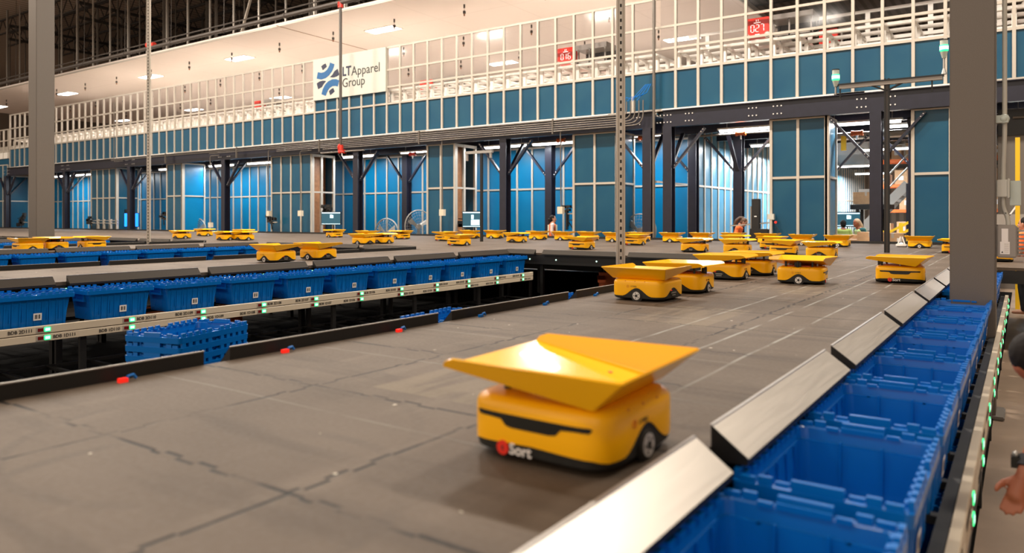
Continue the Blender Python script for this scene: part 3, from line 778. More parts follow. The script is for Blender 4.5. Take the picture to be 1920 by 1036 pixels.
for k in range(14): x = -51.5-.664*k; b.box(x-.03, x+.03, 19.95, 20.03, 5.3, 7.1, 'stud')
for z in (5.75, 6.4, 7.08): b.box(-60, -51.4, 19.96, 20.02, z-.03, z+.03, 'stud')
b.box(-60, -51.45, 19.97, 20.03, 5.3, 5.67, 'white_alu'); b.box(-60, -51.45, 20.03, 20.07, .2, 5.3, 'panel_blue')
b.box(-60, -51.45, 21.2, 21.3, 5.6, 6.3, 'stud'); b.box(-60, -51.45, 22.2, 22.3, 5.6, 6.3, 'white_alu')
struct(b.build('trim_7'))
# light shelf strips on the beam
b = MB()
for (a, c) in ((-50, -47.6), (-46, -40), (-38.6, -33.2), (-31.2, -25.2), (-23.9, -18.6), (-17.4, -10.2), (-8.5, -3.2), (-3.9, -1.1), (.2, 3)):
    b.box(a, c, YW-.16, YW-.03, 4.685, 4.725, 'white_alu')
struct(b.build('trim_3'))
# storage grid of white aluminium behind the clear frames
def grid(name, x0k, x1k, ys, label, right=False):
    b = MB()
    for j, y in enumerate(ys):
        b.box(PI_X(x1k), PI_X(x0k), y-.04, y+.04, 6.33, 6.42, 'white_alu')
        b.box(PI_X(x1k), PI_X(x0k), y-.03, y+.03, 5.92, 5.97, 'white_alu')
    for k in range(x0k, x1k+1):
        x = PI_X(k)
        for y in ys[:3]: b.box(x-.05, x+.05, y-.05, y+.05, 5.85, 6.36, 'white_alu')
        b.box(x-.035, x+.035, ys[0], ys[-1], 6.34, 6.41, 'white_alu')
    o = b.build(name); return o
ys = [20.25, 21.0, 21.75, 22.5, 23.3, 24.2, 25.2, 26.4, 28, 30]
o = grid('storage_grid', 11, KL, ys, ''); tag(o, 'white aluminium storage grid rails behind the clear wall frames', 'storage grid')
c = MB(); c.box(xl, -8.8, 20.3, 34, 5.80, 5.86, 'white_alu'); c.build('grid_bounce_deck', o)  # white plane added below the grid to bounce light up to the ceiling
o = grid('storage_grid', KR, 10, ys[:8], ''); tag(o, 'white aluminium grid frames on the right, open to the dark roof', 'storage grid')
c = MB(); c.box(-8.7, xr, 20.3, 27, 5.80, 5.86, 'white_alu'); c.build('grid_bounce_deck', o)  # same added bounce plane, right-hand side
# guard rails behind the right-hand frames
b = MB()
for y in (22.2, 27.5):
    b.box(-8.6, xr, y-.04, y+.04, 7.22, 7.30, 'white_alu')
    x = -8.0
    while x < xr: b.box(x-.06, x+.06, y-.03, y+.03, 6.3, 7.25, 'white_alu'); x += 1.5
tag(b.build('guard_rail'), 'white guard rail behind the upper right wall frames', 'rail')
b = MB(); b.bar((-8.7, 20.45, 9.8), (-5.0, 20.3, 7.9), .10, .05, 'white_alu')
# stack of roof seen right: lower joists
# ---- ceiling lights (troffers) and sprinkler heads
lm_ = MB(); lm_.box(-.78, .78, -.30, .30, -.03, .0, 'light_panel'); lpm = lm_.mesh('diffuser')
lf = MB(); lf.box(-.84, .84, -.36, .36, -.02, .02, 'white_alu'); lfm = lf.mesh('light_frame')
TL = [(-22.85, 23.3), (-33.0, 23.3), (-41.5, 23.4), (-51.7, 23.5), (-22.6, 31.9), (-12.8, 32.2), (-41.5, 32.5), (-51.5, 32.4), (-62, 32.6), (-12.8, 23.4), (-33, 32.3), (-62, 23.4)]
for i, (x, y) in enumerate(TL):
    o = bpy.data.objects.new('ceiling_light', lfm); COL.objects.link(o); o.location = (x, y, 9.79)
    tag(o, 'bright ceiling light, %s from the left in the %s row of the white ceiling' % (ordn(sum(1 for q in TL if q[0] < x and abs(q[1]-y) < 3)), 'near' if y < 27 else 'far'), 'ceiling light', 'lights in the white ceiling')
    put('diffuser', lpm, o, (0, 0, 0)); l = area('ceiling_light_lamp', (x, y, 9.72), 1.5, .6, 270, (1, .90, .82)); 
sm_ = MB(); sm_.cyl((0, 0, -.06), .035, .16, 'z', 8, 'pipe_dark'); sm_.cyl((0, 0, -.22), .012, .2, 'z', 6, 'stud'); sm_.cyl((0, 0, -.30), .055, .10, 'z', 8, 'pipe_dark'); sm_.cyl((0, 0, -.40), .03, .08, 'z', 8, 'sheet_brown'); spm = sm_.mesh('sprinkler_head')
for r_, (y, x0, n) in enumerate(((22.35, -57.9, 14), (26.3, -57.4, 14), (30.2, -57, 13))):
    for j in range(n):
        x = x0+3.66*j
        if x > -9: continue
        o = bpy.data.objects.new('sprinkler', spm); COL.objects.link(o); o.location = (x, y, 9.8)
        tag(o, 'dark sprinkler head hanging from the white ceiling, %s from the left in the %s row' % (ordn(j), ordn(r_)), 'sprinkler', 'sprinkler heads under the white ceiling')
b = MB(); b.bar(px(518, 48, z=9.795), px(690, 94, z=9.795), .03, .02, 'sheet_brown'); struct(b.build('trim_4'))
# ---- navy beam with bolts
def beam(x0, x1, name, label, cols):
    t = thing(name, label, 'beam', ((x0+x1)/2, YW-.14, 4.2)); cx = (x0+x1)/2
    b = MB(); b.box(x0-cx, x1-cx, -.012, .012, 0, .48, 'navy'); b.box(x0-cx, x1-cx, -.10, .10, 0, .022, 'navy'); b.box(x0-cx, x1-cx, -.10, .10, .458, .48, 'navy'); b.build('web', t)
    for c in cols:
        s = MB()
        for dx in (-.42, -.32, -.22, .22, .32, .42):
            for z in (.14, .34): s.cyl((c-cx+dx, -.02, z), .018, .03, 'y', 8, 'bolt')
        s.build('bolt_group', t, smooth=True)
    return t
CF = [-51.4, -43.9, -37.1, -29.2, -20.85, -14.0, -8.95]
beam(-51.3, -8.75, 'mezzanine_beam', 'long navy steel beam under the left blue wall band', CF)
beam(-8.45, xr, 'mezzanine_beam', 'navy steel beam under the right blue wall band, open bays below', [-8.0, -5.6, -2.95, 2.4])
# ---- columns with knee braces
cmb = MB()
for q in (-.13, .13): cmb.box(-.13, .13, q-.012, q+.012, 0, 4.2, 'navy')
cmb.box(-.012, .012, -.13, .13, 0, 4.2, 'navy'); cmb.box(-.13, -.106, -.13, .13, 0, 4.2, 'navy'); ccm = cmb.mesh('column_shaft')
def brace_mesh(dx, dy):
    b = MB(); b.bar((dx*.13, dy*.13, 3.05), (dx*1.05, dy*1.05, 4.12), .11, .06, 'navy')
    for f in (.06, .13, .9, .96): 
        p = Vector((dx*.13, dy*.13, 3.05)).lerp(Vector((dx*1.05, dy*1.05, 4.12)), f); b.ball((p.x+(.0 if dx else .04), p.y-(.045 if dx else 0), p.z), .018, 'bolt', 8, 5)
    return b.mesh('knee_brace')
BR = {d: brace_mesh(*d) for d in ((-1, 0), (1, 0), (0, 1), (0, -1))}
def column(x, y, dirs, label):
    o = bpy.data.objects.new('steel_column', ccm); COL.objects.link(o); o.location = (x, y, 0); tag(o, label, 'column', 'navy columns under the mezzanine')
    for d in dirs: put('knee_brace', BR[d], o, (0, 0, 0))
A4 = [(-1, 0), (1, 0), (0, 1)]
column(-51.4, 19.9, A4, 'navy column at the far left end of the blue wall')
column(-43.9, 19.9, A4, 'navy braced column just right of the left grey column')
column(-37.1, 19.9, A4, 'navy braced column in front of the glowing blue screen')
column(-29.2, 19.9, A4, 'navy braced column in the third lit bay from the left')
column(-20.85, 19.9, A4, 'navy braced column right of the left brown panel bay')
column(-14.0, 19.9, A4, 'navy braced column right of the right brown panel bay')
column(-8.93, 19.9, [(-1, 0), (0, 1)], 'front navy column at the end of the conduit run')
column(-8.30, 19.9, [(1, 0), (0, 1)], 'navy column with a brace rising right, first of the right open bays')
column(-2.95, 19.9, [(-1, 0), (1, 0), (0, 1)], 'navy column with two braces behind the black beacon pole')
column(2.4, 19.9, [(-1, 0), (1, 0)], 'navy column right of the big grey column')
column(-20.2, 21.9, [(-1, 0), (1, 0)], 'navy column set back in the bay behind the round fan')
column(-13.5, 21.9, [(-1, 0), (1, 0)], 'navy column set back behind the woman in the orange vest')
column(-8.45, 22.2, [(-1, 0)], 'navy column set back at the corner of the grey side wall')
column(-7.1, 22.4, [(-1, 0), (1, 0), (0, -1)], 'navy column with a wide brace in front of the grey side wall')
column(-4.9, 24.5, [(1, 0)], 'grey navy column deep inside the open doorway')
column(-2.35, 22.0, [(-1, 0), (0, -1)], 'bright navy column at the right side of the open doorway')
# cross beams under the mezzanine, and its underside
b = MB(); b.box(-51, xr, 20.1, 34, 4.62, 4.69, 'frame_black'); b.box(-8.7, xr, 34, 50, 4.62, 4.69, 'frame_black'); struct(b.build('trim_5'))
for i, (y, z) in enumerate(((21.9, 4.2), (24.5, 4.2), (27.5, 4.2))):
    x0 = -51 if y < 22 else -8.5
    b = MB(); b.box(x0, xr, y-.06, y+.06, z, z+.4, 'navy'); tag(b.build('cross_beam'), 'navy cross beam under the mezzanine, %s back' % ordn(i), 'beam', 'cross beams under the mezzanine')
# ---- blue piers (boxes between the bays), studs and mid rails
def studwall(b, p0, p1, z0, z1, pitch=.664, mt='panel_blue', rails=(2.67,), off=.0, first=0):
    p0, p1 = Vector((*p0, 0)), Vector((*p1, 0)); d = p1-p0; L = d.length; d.normalize()
    R = Matrix(((d.x, -d.y, 0, p0.x), (d.y, d.x, 0, p0.y), (0, 0, 1, 0), (0, 0, 0, 1)))
    b.box(0, L, .0, .04, z0, z1, mt, R)
    n = max(1, int(L/pitch+.5)); 
    for i in range(n+1): x = L*i/n; b.box(x-.034, x+.034, -.04, .03, z0, z1, 'stud', R)
    for z in rails: b.box(0, L, -.035, .03, z-.03, z+.03, 'stud', R)
    for z in (z0, z1): b.box(0, L, -.035, .03, z-.03, z+.03, 'stud', R)
PR = [(-70, -51.6, 'panel_blue', 'far left'), (-41.3, -38.75, 'panel_blue', 'second'), (-34.0, -32.75, 'panel_lit', 'third'), (-26.1, -23.6, 'x', 'fourth'), (-17.43, -16.2, 'x', 'fifth'), (-11.46, -10.0, 'panel_blue', 'sixth'), (-5.48, -4.12, 'panel_grey', 'seventh'), (-2.17, -.62, 'panel_grey', 'eighth')]
for i, (x0, x1, side, nm) in enumerate(PR):
    b = MB(); studwall(b, (x0, YW), (x1, YW), .2, 4.2 if i else 4.9)
    struct(b.build('wall_pier'))
    b = MB(); dp = 1.15
    if side == 'x':       # clear side frame with brown sheet inside
        for y in (YW+.05, YW+.5, YW+dp): b.box(x1-.04, x1+.04, y-.05, y+.05, .2, 4.2, 'stud')
        b.box(x1-.03, x1+.03, YW, YW+dp, 2.64, 2.70, 'stud'); b.box(x1-.03, x1+.03, YW, YW+dp, 4.1, 4.2, 'stud')
        b.box(x1-.55, x1-.5, YW+.05, YW+dp, .2, 4.2, 'sheet_brown')
    else:
        studwall(b, (x1, YW), (x1, YW+dp), .2, 4.2, pitch=1.2, mt='panel_lit' if i == 2 else side)
        b.box(x1-.02, x1+.08, YW-.04, YW+.09, .2, 4.2, 'stud')
    studwall(b, (x0, YW+dp), (x0, YW), .2, 4.2, pitch=1.2, mt='panel_blue')
    b.box(x0, x1, YW+dp, YW+dp+.04, .2, 4.2, 'panel_blue')
    struct(b.build('wall_pier_side'))
# recess back walls
b = MB(); studwall(b, (-51.6, 22.6), (-8.75, 22.6), .0, 4.15, mt='panel_lit'); struct(b.build('wall_recess'))
b = MB(); studwall(b, (-8.75, 22.6), (-8.75, 54), .0, 4.9, mt='panel_grey', pitch=.664); struct(b.build('wall_side'))
b = MB(); studwall(b, (-8.75, 22.6), (-8.75, 20.0), 4.6, 4.65, mt='panel_grey'); b.box(xl, -8.75, 22.6, 22.7, 4.15, 4.7, 'frame_black'); struct(b.build('trim_6'))
# under-mezzanine tube lights (the lamp and its own light)
tlm = MB(); tlm.box(-.9, .9, -.06, .06, -.03, .03, 'tube_light'); tl2 = tlm.mesh('tube')
th = MB(); th.box(-.95, .95, -.09, .09, .03, .08, 'white_alu')
for q in (-.7, .7): th.box(q-.008, q+.008, -.008, .008, .08, .50, 'steel_grey')
thm = th.mesh('batten')
UL = [(-47.5, 21.3, 55), (-45.0, 21.3, 45), (-42.3, 21.3, 60), (-36.0, 21.3, 60), (-31.6, 21.3, 62), (-28.6, 21.3, 40), (-22.3, 21.3, 55), (-19.0, 21.3, 55), (-15.0, 21.3, 50), (-12.9, 21.3, 45), (-9.8, 21.3, 60), (-6.3, 21.0, 50), (-3.5, 21.4, 50), (-2.2, 22.6, 30), (.6, 21.2, 40), (3.0, 21.2, 50), (-6.9, 26, 200), (-7.3, 32, 420), (-7, 39, 600), (-7, 46, 600), (-4, 30, 90), (-3, 37, 110), (1.5, 27, 60)]
for i, (x, y, p) in enumerate(UL):
    o = bpy.data.objects.new('tube_light', thm); COL.objects.link(o); o.location = (x, y, 4.12)
    tag(o, 'white tube light under the mezzanine, %s from the left%s' % (ordn(i), '' if y < 23 else ', deep inside the doorway'), 'light', 'tube lights under the mezzanine')
    put('tube', tl2, o, (0, 0, 0)); area('tube_light_lamp', (x, y, 4.08), 1.8, .12, p*1.7, (.90, .96, 1))
# ---- conduits
def arc_path(pts, r=.25, n=6):
    P = [Vector(pts[0])]
    for i in range(1, len(pts)-1):
        a, c, e = Vector(pts[i-1]), Vector(pts[i]), Vector(pts[i+1]); u = (a-c).normalized(); v = (e-c).normalized()
        for j in range(n+1):
            t = j/n; p0 = c+u*r; p1 = c+v*r; P.append(p0*(1-t)**2+c*2*t*(1-t)+p1*t*t)
    P.append(Vector(pts[-1])); return P
for j in range(6):
    z = 4.63-.066*j; xe = -9.62+.13*j; xs0 = [-47, -26.5, -38, -23, -18, -15][j] if j else -47
    xs0 = (-38.5, -38.5, -30, -25.3, -25.3, -22.5)[j]
    b = MB(); b.tube(arc_path([(xs0, 19.62, z), (xe, 19.62, z), (xe, 19.62, 5.0)], .18+.03*j), .018, 8, 'conduit')
    tag(b.build('conduit', smooth=True), 'grey conduit pipe running along the navy beam, %s from the top' % ordn(j), 'conduit', 'conduits along the beam')
for i, (x, zt, zb_) in enumerate(((-38.3, 7.5, 4.5), (-25.9, 4.45, 1.9), (-23.9, 4.3, 1.9), (-16.5, 4.35, 1.9), (-11.75, 4.35, 1.95), (-30.0, 4.4, 1.4))):
    b = MB(); b.tube(arc_path([(x+.7, 19.66, zt), (x, 19.66, zt), (x, 19.70, zb_)] if i else [(x+.9, 19.66, 4.5), (x, 19.66, 4.5), (x, 19.66, zt)], .12), .018, 8, 'conduit')
    o = b.build('conduit_drop', smooth=True); tag(o, 'thin conduit bending off the beam, %s from the left' % ordn(i), 'conduit', 'conduit drops')
    if i: c = MB(); c.box(x-.09, x+.09, 19.62, 19.76, zb_-.2, zb_+.02, 'rail_cream'); c.build('switch_box', o)
b = MB()
for x in (-33.5, -28, -22.7, -17.5, -12): b.box(x-.02, x+.02, 19.585, 19.65, 4.22, 4.68, 'conduit')
tag(b.build('conduit_strap'), 'small upright straps holding the conduits on the beam', 'strap', kind='stuff')
b = MB(); b.tube([(-8.70, 19.75, .9), (-8.70, 19.75, 8.2)], .04, 10, 'conduit'); tag(b.build('corner_pipe', smooth=True), 'tall pale pipe at the corner where the conduits end', 'pipe')
b = MB()
for k in range(4): b.tube([(-9.6+.15*k, 19.6, 5.0), (-9.5+.15*k, 19.62, 5.12), (-9.3+.15*k, 19.6, 5.05+.05*k), (-8.9+.05*k, 19.66, 5.45)], .012, 6, 'tote_blue')
tag(b.build('loose_cable'), 'loose blue cables coming out of the conduit ends', 'cable')
# red couplings
for i, (x, z, y) in enumerate(((-21.4, 4.15, 19.6), (-18.7, 4.0, 20.6), (-12.4, 4.15, 20.8), (-9.7, 4.1, 21.2), (-6.6, 4.02, 21), (-3.6, 3.85, 21.2), (1.0, 3.9, 20.3), (1.35, 3.88, 20.3))):
    b = MB(); b.cyl((0, 0, 0), .06, .26, 'x', 12, 'bracket_orange' if i > 1 else 'red_paint')
    for s in (-.12, .12): b.cyl((s, 0, 0), .075, .05, 'x', 12, 'bracket_orange' if i > 1 else 'red_paint')
    b.tube([(-1.2, 0, 0), (1.2, 0, 0)], .03, 8, 'conduit'); b.cyl((0, 0, -.1), .025, .14, 'z', 8, 'bolt')
    tag(b.build('pipe_coupling', smooth=True, loc=(x, y, z)), 'orange-red pipe coupling under the mezzanine, %s from the left' % ordn(i), 'pipe coupling', 'couplings on the sprinkler branch')
# ---- white sign with blue arcs
t = thing('company_sign', 'large white sign with blue arc logo reading LT Apparel Group on the upper wall', 'sign', (-21.42, YW-.06, 7.13))
b = MB(); b.box(-2.0, 2.0, -.02, .02, -.82, .82, 'sign_white'); b.build('sign_board', t)
def arcseg(c, r0, r1, a0, a1, mt, n=14):
    b = MB(); P = []
    for i in range(n+1): a = math.radians(a0+(a1-a0)*i/n); P.append((c[0]+r1*math.cos(a), c[1]+r1*math.sin(a)))
    for i in range(n+1): a = math.radians(a1+(a0-a1)*i/n); P.append((c[0]+r0*math.cos(a), c[1]+r0*math.sin(a)))
    vs = [(p, -.024, q) for p, q in P]; m = n+1
    b.add(vs, [(i, i+1, 2*m-2-i, 2*m-1-i) for i in range(n)], mt); b.mi = b.mi; return b
# sign coordinates from its picture: u 0..1 across, v 0..1 down
def sg(u, v): return (-2.0+4.0*u, .82-1.64*v)
def polyset(name, P, mt):
    b = MB(); n = len(P); b.prism([sg(u, v) for u, v in P][:], -.026, -.020, 'y', mt); b.build(name, t)
def lpx(x, y):      # crop pixel of the logo (560,90)-(730,200) at 9.418x -> sign plane
    p = px(560+x/9.418, 90+y/9.418, Yw=YW-.08); return (p.x+21.42, p.z-7.13)
def logo(P, mt, name='logo_shape'):
    b = MB(); Q = [lpx(*p) for p in P]; b.prism(Q, -.026, -.020, 'y', mt); b.build(name, t)
def band(c, r0, r1, mt):   # band defined by two sampled boundary curves (outer, inner)
    b = MB(); n = len(r0); vs = [(*lpx(*p),) for p in r0]+[(*lpx(*p),) for p in r1]
    vs = [(u, -.026, v) for u, v in vs]; b.add(vs, [(i, i+1, n+i+1, n+i) for i in range(n-1)], mt); b.build('logo_shape', t)
band(0, [(553, 255), (545, 300), (525, 345), (495, 390), (450, 425), (400, 437), (340, 425)], [(635, 285), (620, 345), (590, 410), (545, 475), (480, 530), (405, 555), (320, 540)], 'logo_blue')
band(0, [(718, 570), (660, 548), (590, 552), (520, 590), (465, 650), (425, 730), (403, 815)], [(692, 680), (650, 668), (600, 672), (555, 700), (520, 745), (495, 795), (480, 845)], 'logo_blue')
logo([(398, 325), (432, 295), (478, 270), (498, 330), (460, 365), (427, 392)], 'logo_navy')
logo([(690, 365), (718, 470), (680, 500), (620, 520), (553, 515), (600, 465), (630, 410)], 'logo_navy')
logo([(320, 625), (370, 590), (430, 575), (485, 582), (440, 640), (410, 690), (345, 728)], 'logo_navy')
logo([(535, 765), (570, 725), (612, 705), (637, 765), (600, 800), (560, 832)], 'logo_navy')
for body, x, y, size, bold, mt in (('LT', 848, 415, .50, .014, 'logo_navy'), ('Apparel', 1183, 378, .50, 0, 'ink'), ('Group', 968, 600, .50, 0, 'ink')):
    u, v = lpx(x, y); me = text_mesh(body, size, mt, .003, bold); o = put('sign_lettering', me, t, (u, -.026, v), (PI/2, 0, 0))
    wdt = {'LT': (770, 922), 'Apparel': (935, 1435), 'Group': (775, 1168)}[body]; tw = lpx(wdt[1], y)[0]-lpx(wdt[0], y)[0]; o.scale = (tw/me.vertices[0].co.x*0+tw/(max(v_.co.x for v_ in me.vertices)-min(v_.co.x for v_ in me.vertices)), 1, 1)
# ---- red grid robots with number displays
SEG = {'0': 'abcdef', '1': 'bc', '2': 'abged', '6': 'afgedc', '7': 'abc'}
def segs(ch, x, z, w_, h, tk, b):
    S = {'a': (0, h, w_, h), 'g': (0, h/2, w_, h/2), 'd': (0, 0, w_, 0), 'f': (0, h/2, 0, h), 'b': (w_, h/2, w_, h), 'e': (0, 0, 0, h/2), 'c': (w_, 0, w_, h/2)}
    for c in SEG[ch]:
        x0, z0, x1, z1 = S[c]; b.bar((x+x0+(.012 if x1 != x0 else 0), -.006, z+z0+(.012 if z1 != z0 else 0)), (x+x1-(.012 if x1 != x0 else 0), -.006, z+z1-(.012 if z1 != z0 else 0)), tk, .008, 'digit_white')
def gridbot(x, y, num, label, face='f', dx=.64, body=1.1):
    t = thing('grid_robot', label, 'robot', (x, y, 6.47), 0, 'red robots on the storage grid')
    h = .56; b = MB(); b.box(-dx/2, dx/2, 0, .35, .05, h, 'robot_red'); b.build('display_housing', t, bevel=.02)
    b = MB(); b.box(dx/2+.02, dx/2+body, .05, .75, .42, h+.02, 'housing_grey'); b.box(dx/2+.02, dx/2+body, .05, .1, 0, .06, 'housing_grey')
    for q in (.1, .5, body-.05): b.box(dx/2+q-.02, dx/2+q+.02, .05, .09, 0, .45, 'housing_grey'); b.box(dx/2+q-.02, dx/2+q+.02, .7, .74, 0, .45, 'housing_grey')
    b.box(dx/2+.03, dx/2+body, .7, .72, .05, .45, 'frame_black'); b.build('bin_lift', t)
    for s in (-1, 1):
        wv = MB(); wv.cyl((s*(dx/2-.04), -.03, .06), .085, .05, 'y', 20, 'stud'); wv.cyl((s*(dx/2-.04), -.06, .06), .06, .02, 'y', 16, 'white_alu'); wv.build('wheel', t, smooth=True)
    if num:
        b = MB(); x0 = -.17
        for ch in num: segs(ch, x0 if ch != '1' else x0-.02, .18, .085, .19, .016, b); x0 += .13
        b.build('number_display', t)
        b = MB(); b.box(-.06, .06, -.004, 0, .10, .115, 'digit_white'); b.box(-.09, .09, -.004, 0, .415, .43, 'digit_white')
        for a in (-.025, .025):
            for c in (.465, .495): b.box(a-.009, a+.009, -.004, 0, c-.009, c+.009, 'digit_white')
        b.build('small_marks', t)
    return t
gridbot(-11.97, 20.35, '016', 'red grid robot with the number 016 and a grey lift behind the frames')
gridbot(-5.92, 20.25, '027', 'red grid robot with the number 027 near the top right')
gridbot(-19.3, 22.0, None, 'red and grey grid robot right of the white sign, no readable number', body=1.5)
gridbot(-9.2, 25.5, None, 'low red and grey grid robot in front of the long ceiling light', dx=1.1, body=1.6)
gridbot(-29.2, 21.5, None, 'small red grid robot far left of the white sign', dx=.5)
gridbot(-4.6, 22.6, None, 'dark-topped grid robot right of number 027', dx=.5)
gridbot(.4, 20.8, None, 'red-topped grid robot right of the big grey column', dx=.8)
# ------------------------------------------------------------------ columns and poles in the hall
d = 6.15
cx_, cy_ = -.344, 7.28
b = MB(); b.box(cx_-.16, cx_+.16, cy_-.16, cy_+.16, 0, 15, 'column_grey'); b.box(cx_-.22, cx_+.22, cy_-.20, cy_+.20, 0, .03, 'column_grey')
tag(b.build('building_column', bevel=.008), 'big square brown-grey building column standing among the blue totes at right', 'column')
X, Y = ray_at(78, 16.6)
b = MB(); b.box(X-.19, X+.19, Y-.19, Y+.19, 0, 15, 'column_grey')
tag(b.build('building_column', bevel=.008), 'square brown-grey building column at the left behind the far-left robots', 'column')
def strut(x, y, w_, z1, label, z0=0):
    b = MB(); b.box(-w_/2, w_/2, -.006, 0, z0, z1, 'strut'); b.box(-w_/2, -w_/2+.006, -.006, .04, z0, z1, 'strut'); b.box(w_/2-.006, w_/2, -.006, .04, z0, z1, 'strut')
    b.box(w_/2, w_/2+.022, .0, .05, z0, z1, 'stud'); b.box(-w_/2-.022, -w_/2, .0, .05, z0, z1, 'stud')
    b.box(-.06, .06, -.05, .05, z0, z0+.01, 'stud'); b.box(-w_/2-.026, w_/2+.026, -.008, .05, 4.0, 4.05, 'stud')
    o = b.build('perforated_post'); o.location = (x, y, 0); o.rotation_euler = (0, 0, TH*.9); tag(o, label, 'post'); return o
X, Y = ray_at(1164, 7.5); strut(X, Y, .045, 15, 'tall perforated steel post standing in the pit behind the near robot cluster')
X, Y = ray_at(278, 17.6); strut(X, Y, .035, 15, 'thin pale steel post at the left, beyond the third platform finger')
# black beacon pole with crossbar
X, Y = ray_at(1663, 13.3)
t = thing('beacon_pole', 'slim black twin pole with a crossbar carrying two green beacons', 'beacon pole', (X, Y, DK))
b = MB(); b.box(-.045, -.012, -.02, .02, 0, 3.12, 'frame_black'); b.box(.012, .045, -.02, .02, 0, 3.12, 'frame_black'); b.box(-.045, .045, -.012, .012, .0, 3.1, 'pipe_dark'); b.build('pole', t)
def onY(xp, yp): p = px(xp, yp, Yw=Y); return p.x-X, p.z-DK
xa, za = onY(1572, 158); xb, zb = onY(1770, 138)
b = MB(); b.box(xa, xb, -.05, .05, za-.03, za, 'frame_black'); b.box(xa+.02, xb-.02, -.045, .045, za-.09, za-.03, 'housing_grey'); b.bar((-.35, 0, za-.03), (0, 0, za-.2), .03, .03, 'frame_black'); b.bar((.35, 0, za-.03), (0, 0, za-.2), .03, .03, 'frame_black')
for x in (xa+.03, xb-.18): b.box(x-.012, x+.012, -.01, .01, za-.28, za-.03, 'frame_black')
b.build('crossbar', t)
for (xp, yp, nm) in ((1567, 145, 0), (1770, 90, 1)):
    u, v = onY(xp, yp)
    c = MB(); c.cyl((u, 0, v+.085), .062, .10, 'z', 18, 'beacon_grey'); c.cyl((u, 0, v+.14), .066, .015, 'z', 18, 'frame_black'); c.cyl((u, 0, v-.12), .03, .11, 'z', 16, 'beacon_grey', r2=.06)
    c.cyl((u, 0, (v-.15+za)/2 if nm else v-.25), .018, (v-.15-za) if nm else .14, 'z', 10, 'steel_grey')
    if nm: c.cyl((u, 0, za+.05), .045, .1, 'z', 12, 'steel_grey', r2=.02)
    else: c.bar((u, 0, v-.18), (xa, 0, za-.01), .03, .03, 'frame_black')
    o = c.build('beacon_body', t, smooth=True)
    c = MB(); c.cyl((u, 0, v), .068, .10, 'z', 20, 'led_green'); c.cyl((u, 0, v), .0685, .055, 'z', 20, 'led_white'); c.build('green_lens', o, smooth=True)
X, Y = ray_at(903, 19.6)
t = thing('scanner_post', 'slim black post with a short grey crossbar right of the dark workstation screen', 'post', (X, Y, DK))
b = MB(); b.box(-.03, .03, -.03, .03, 0, 2.35, 'frame_black'); b.build('post', t)
b = MB(); b.box(-.52, .36, -.04, .04, 2.33, 2.40, 'steel_grey'); b.box(-.50, -.46, -.03, .03, 2.15, 2.33, 'steel_grey'); b.box(.28, .32, -.03, .03, 2.2, 2.33, 'steel_grey'); b.build('crossbar', t)
# disconnect box and conduit on the big column
t = thing('motor_drive_box', 'grey finned electrical box with white warning labels on the big column', 'electrical box', (-.135, 7.22, 1.30))
b = MB(); b.box(-.045, .095, -.07, .07, 0, .265, 'housing_grey'); b.box(-.055, .105, -.055, .055, .01, .255, 'housing_grey'); b.build('housing', t, bevel=.01)
for i in range(7):
    b = MB(); b.box(.095, .175-.004*abs(i-3), -.06, .06, .02+.032*i, .032+.032*i, 'housing_grey'); b.build('cooling_fin', t, bevel=.003)
b = MB(); b.box(-.010, .035, -.0725, -.071, .13, .235, 'paper'); b.box(-.02, .045, -.0725, -.071, .03, .13, 'paper'); b.add([(-.012, -.0735, .04), (.002, -.0735, .04), (-.005, -.0735, .056)], [(0, 1, 2)], 'ink')
for k in range(5): b.box(.008, .038, -.0735, -.0725, .045+.016*k, .049+.016*k, 'stud')
b.build('warning_label', t)
t = thing('junction_box', 'pale junction box on the conduit beside the big column', 'junction box', (-.14, 7.22, 1.79))
b = MB(); b.box(-.04, .035, -.05, .05, 0, .14, 'sign_white'); b.box(.035, .05, -.055, .055, -.01, .15, 'sign_white'); b.build('box', t, bevel=.005)
b = MB(); b.box(.05, .125, -.02, .06, -.07, .13, 'beacon_grey'); b.build('back_plate', t, bevel=.004)
b = MB(); b.tube(arc_path([(-.10, 7.22, 1.56), (-.10, 7.22, 1.62), (-.135, 7.22, 1.70), (-.135, 7.22, 1.79)], .05), .017, 10, 'sign_white'); b.tube(arc_path([(-.135, 7.22, 1.93), (-.135, 7.22, 2.05), (-.125, 7.22, 2.3), (-.125, 7.22, 8)], .08), .017, 10, 'sign_white')
tag(b.build('column_conduit', smooth=True), 'pale conduit climbing the right side of the big column', 'conduit')
b = MB(); b.ball((-.13, 7.2, 2.42), .04, 'beacon_grey'); b.box(-.19, -.1, 7.17, 7.23, 2.39, 2.45, 'beacon_grey'); tag(b.build('conduit_clamp', smooth=True), 'round grey conduit clamp high on the big column', 'clamp')
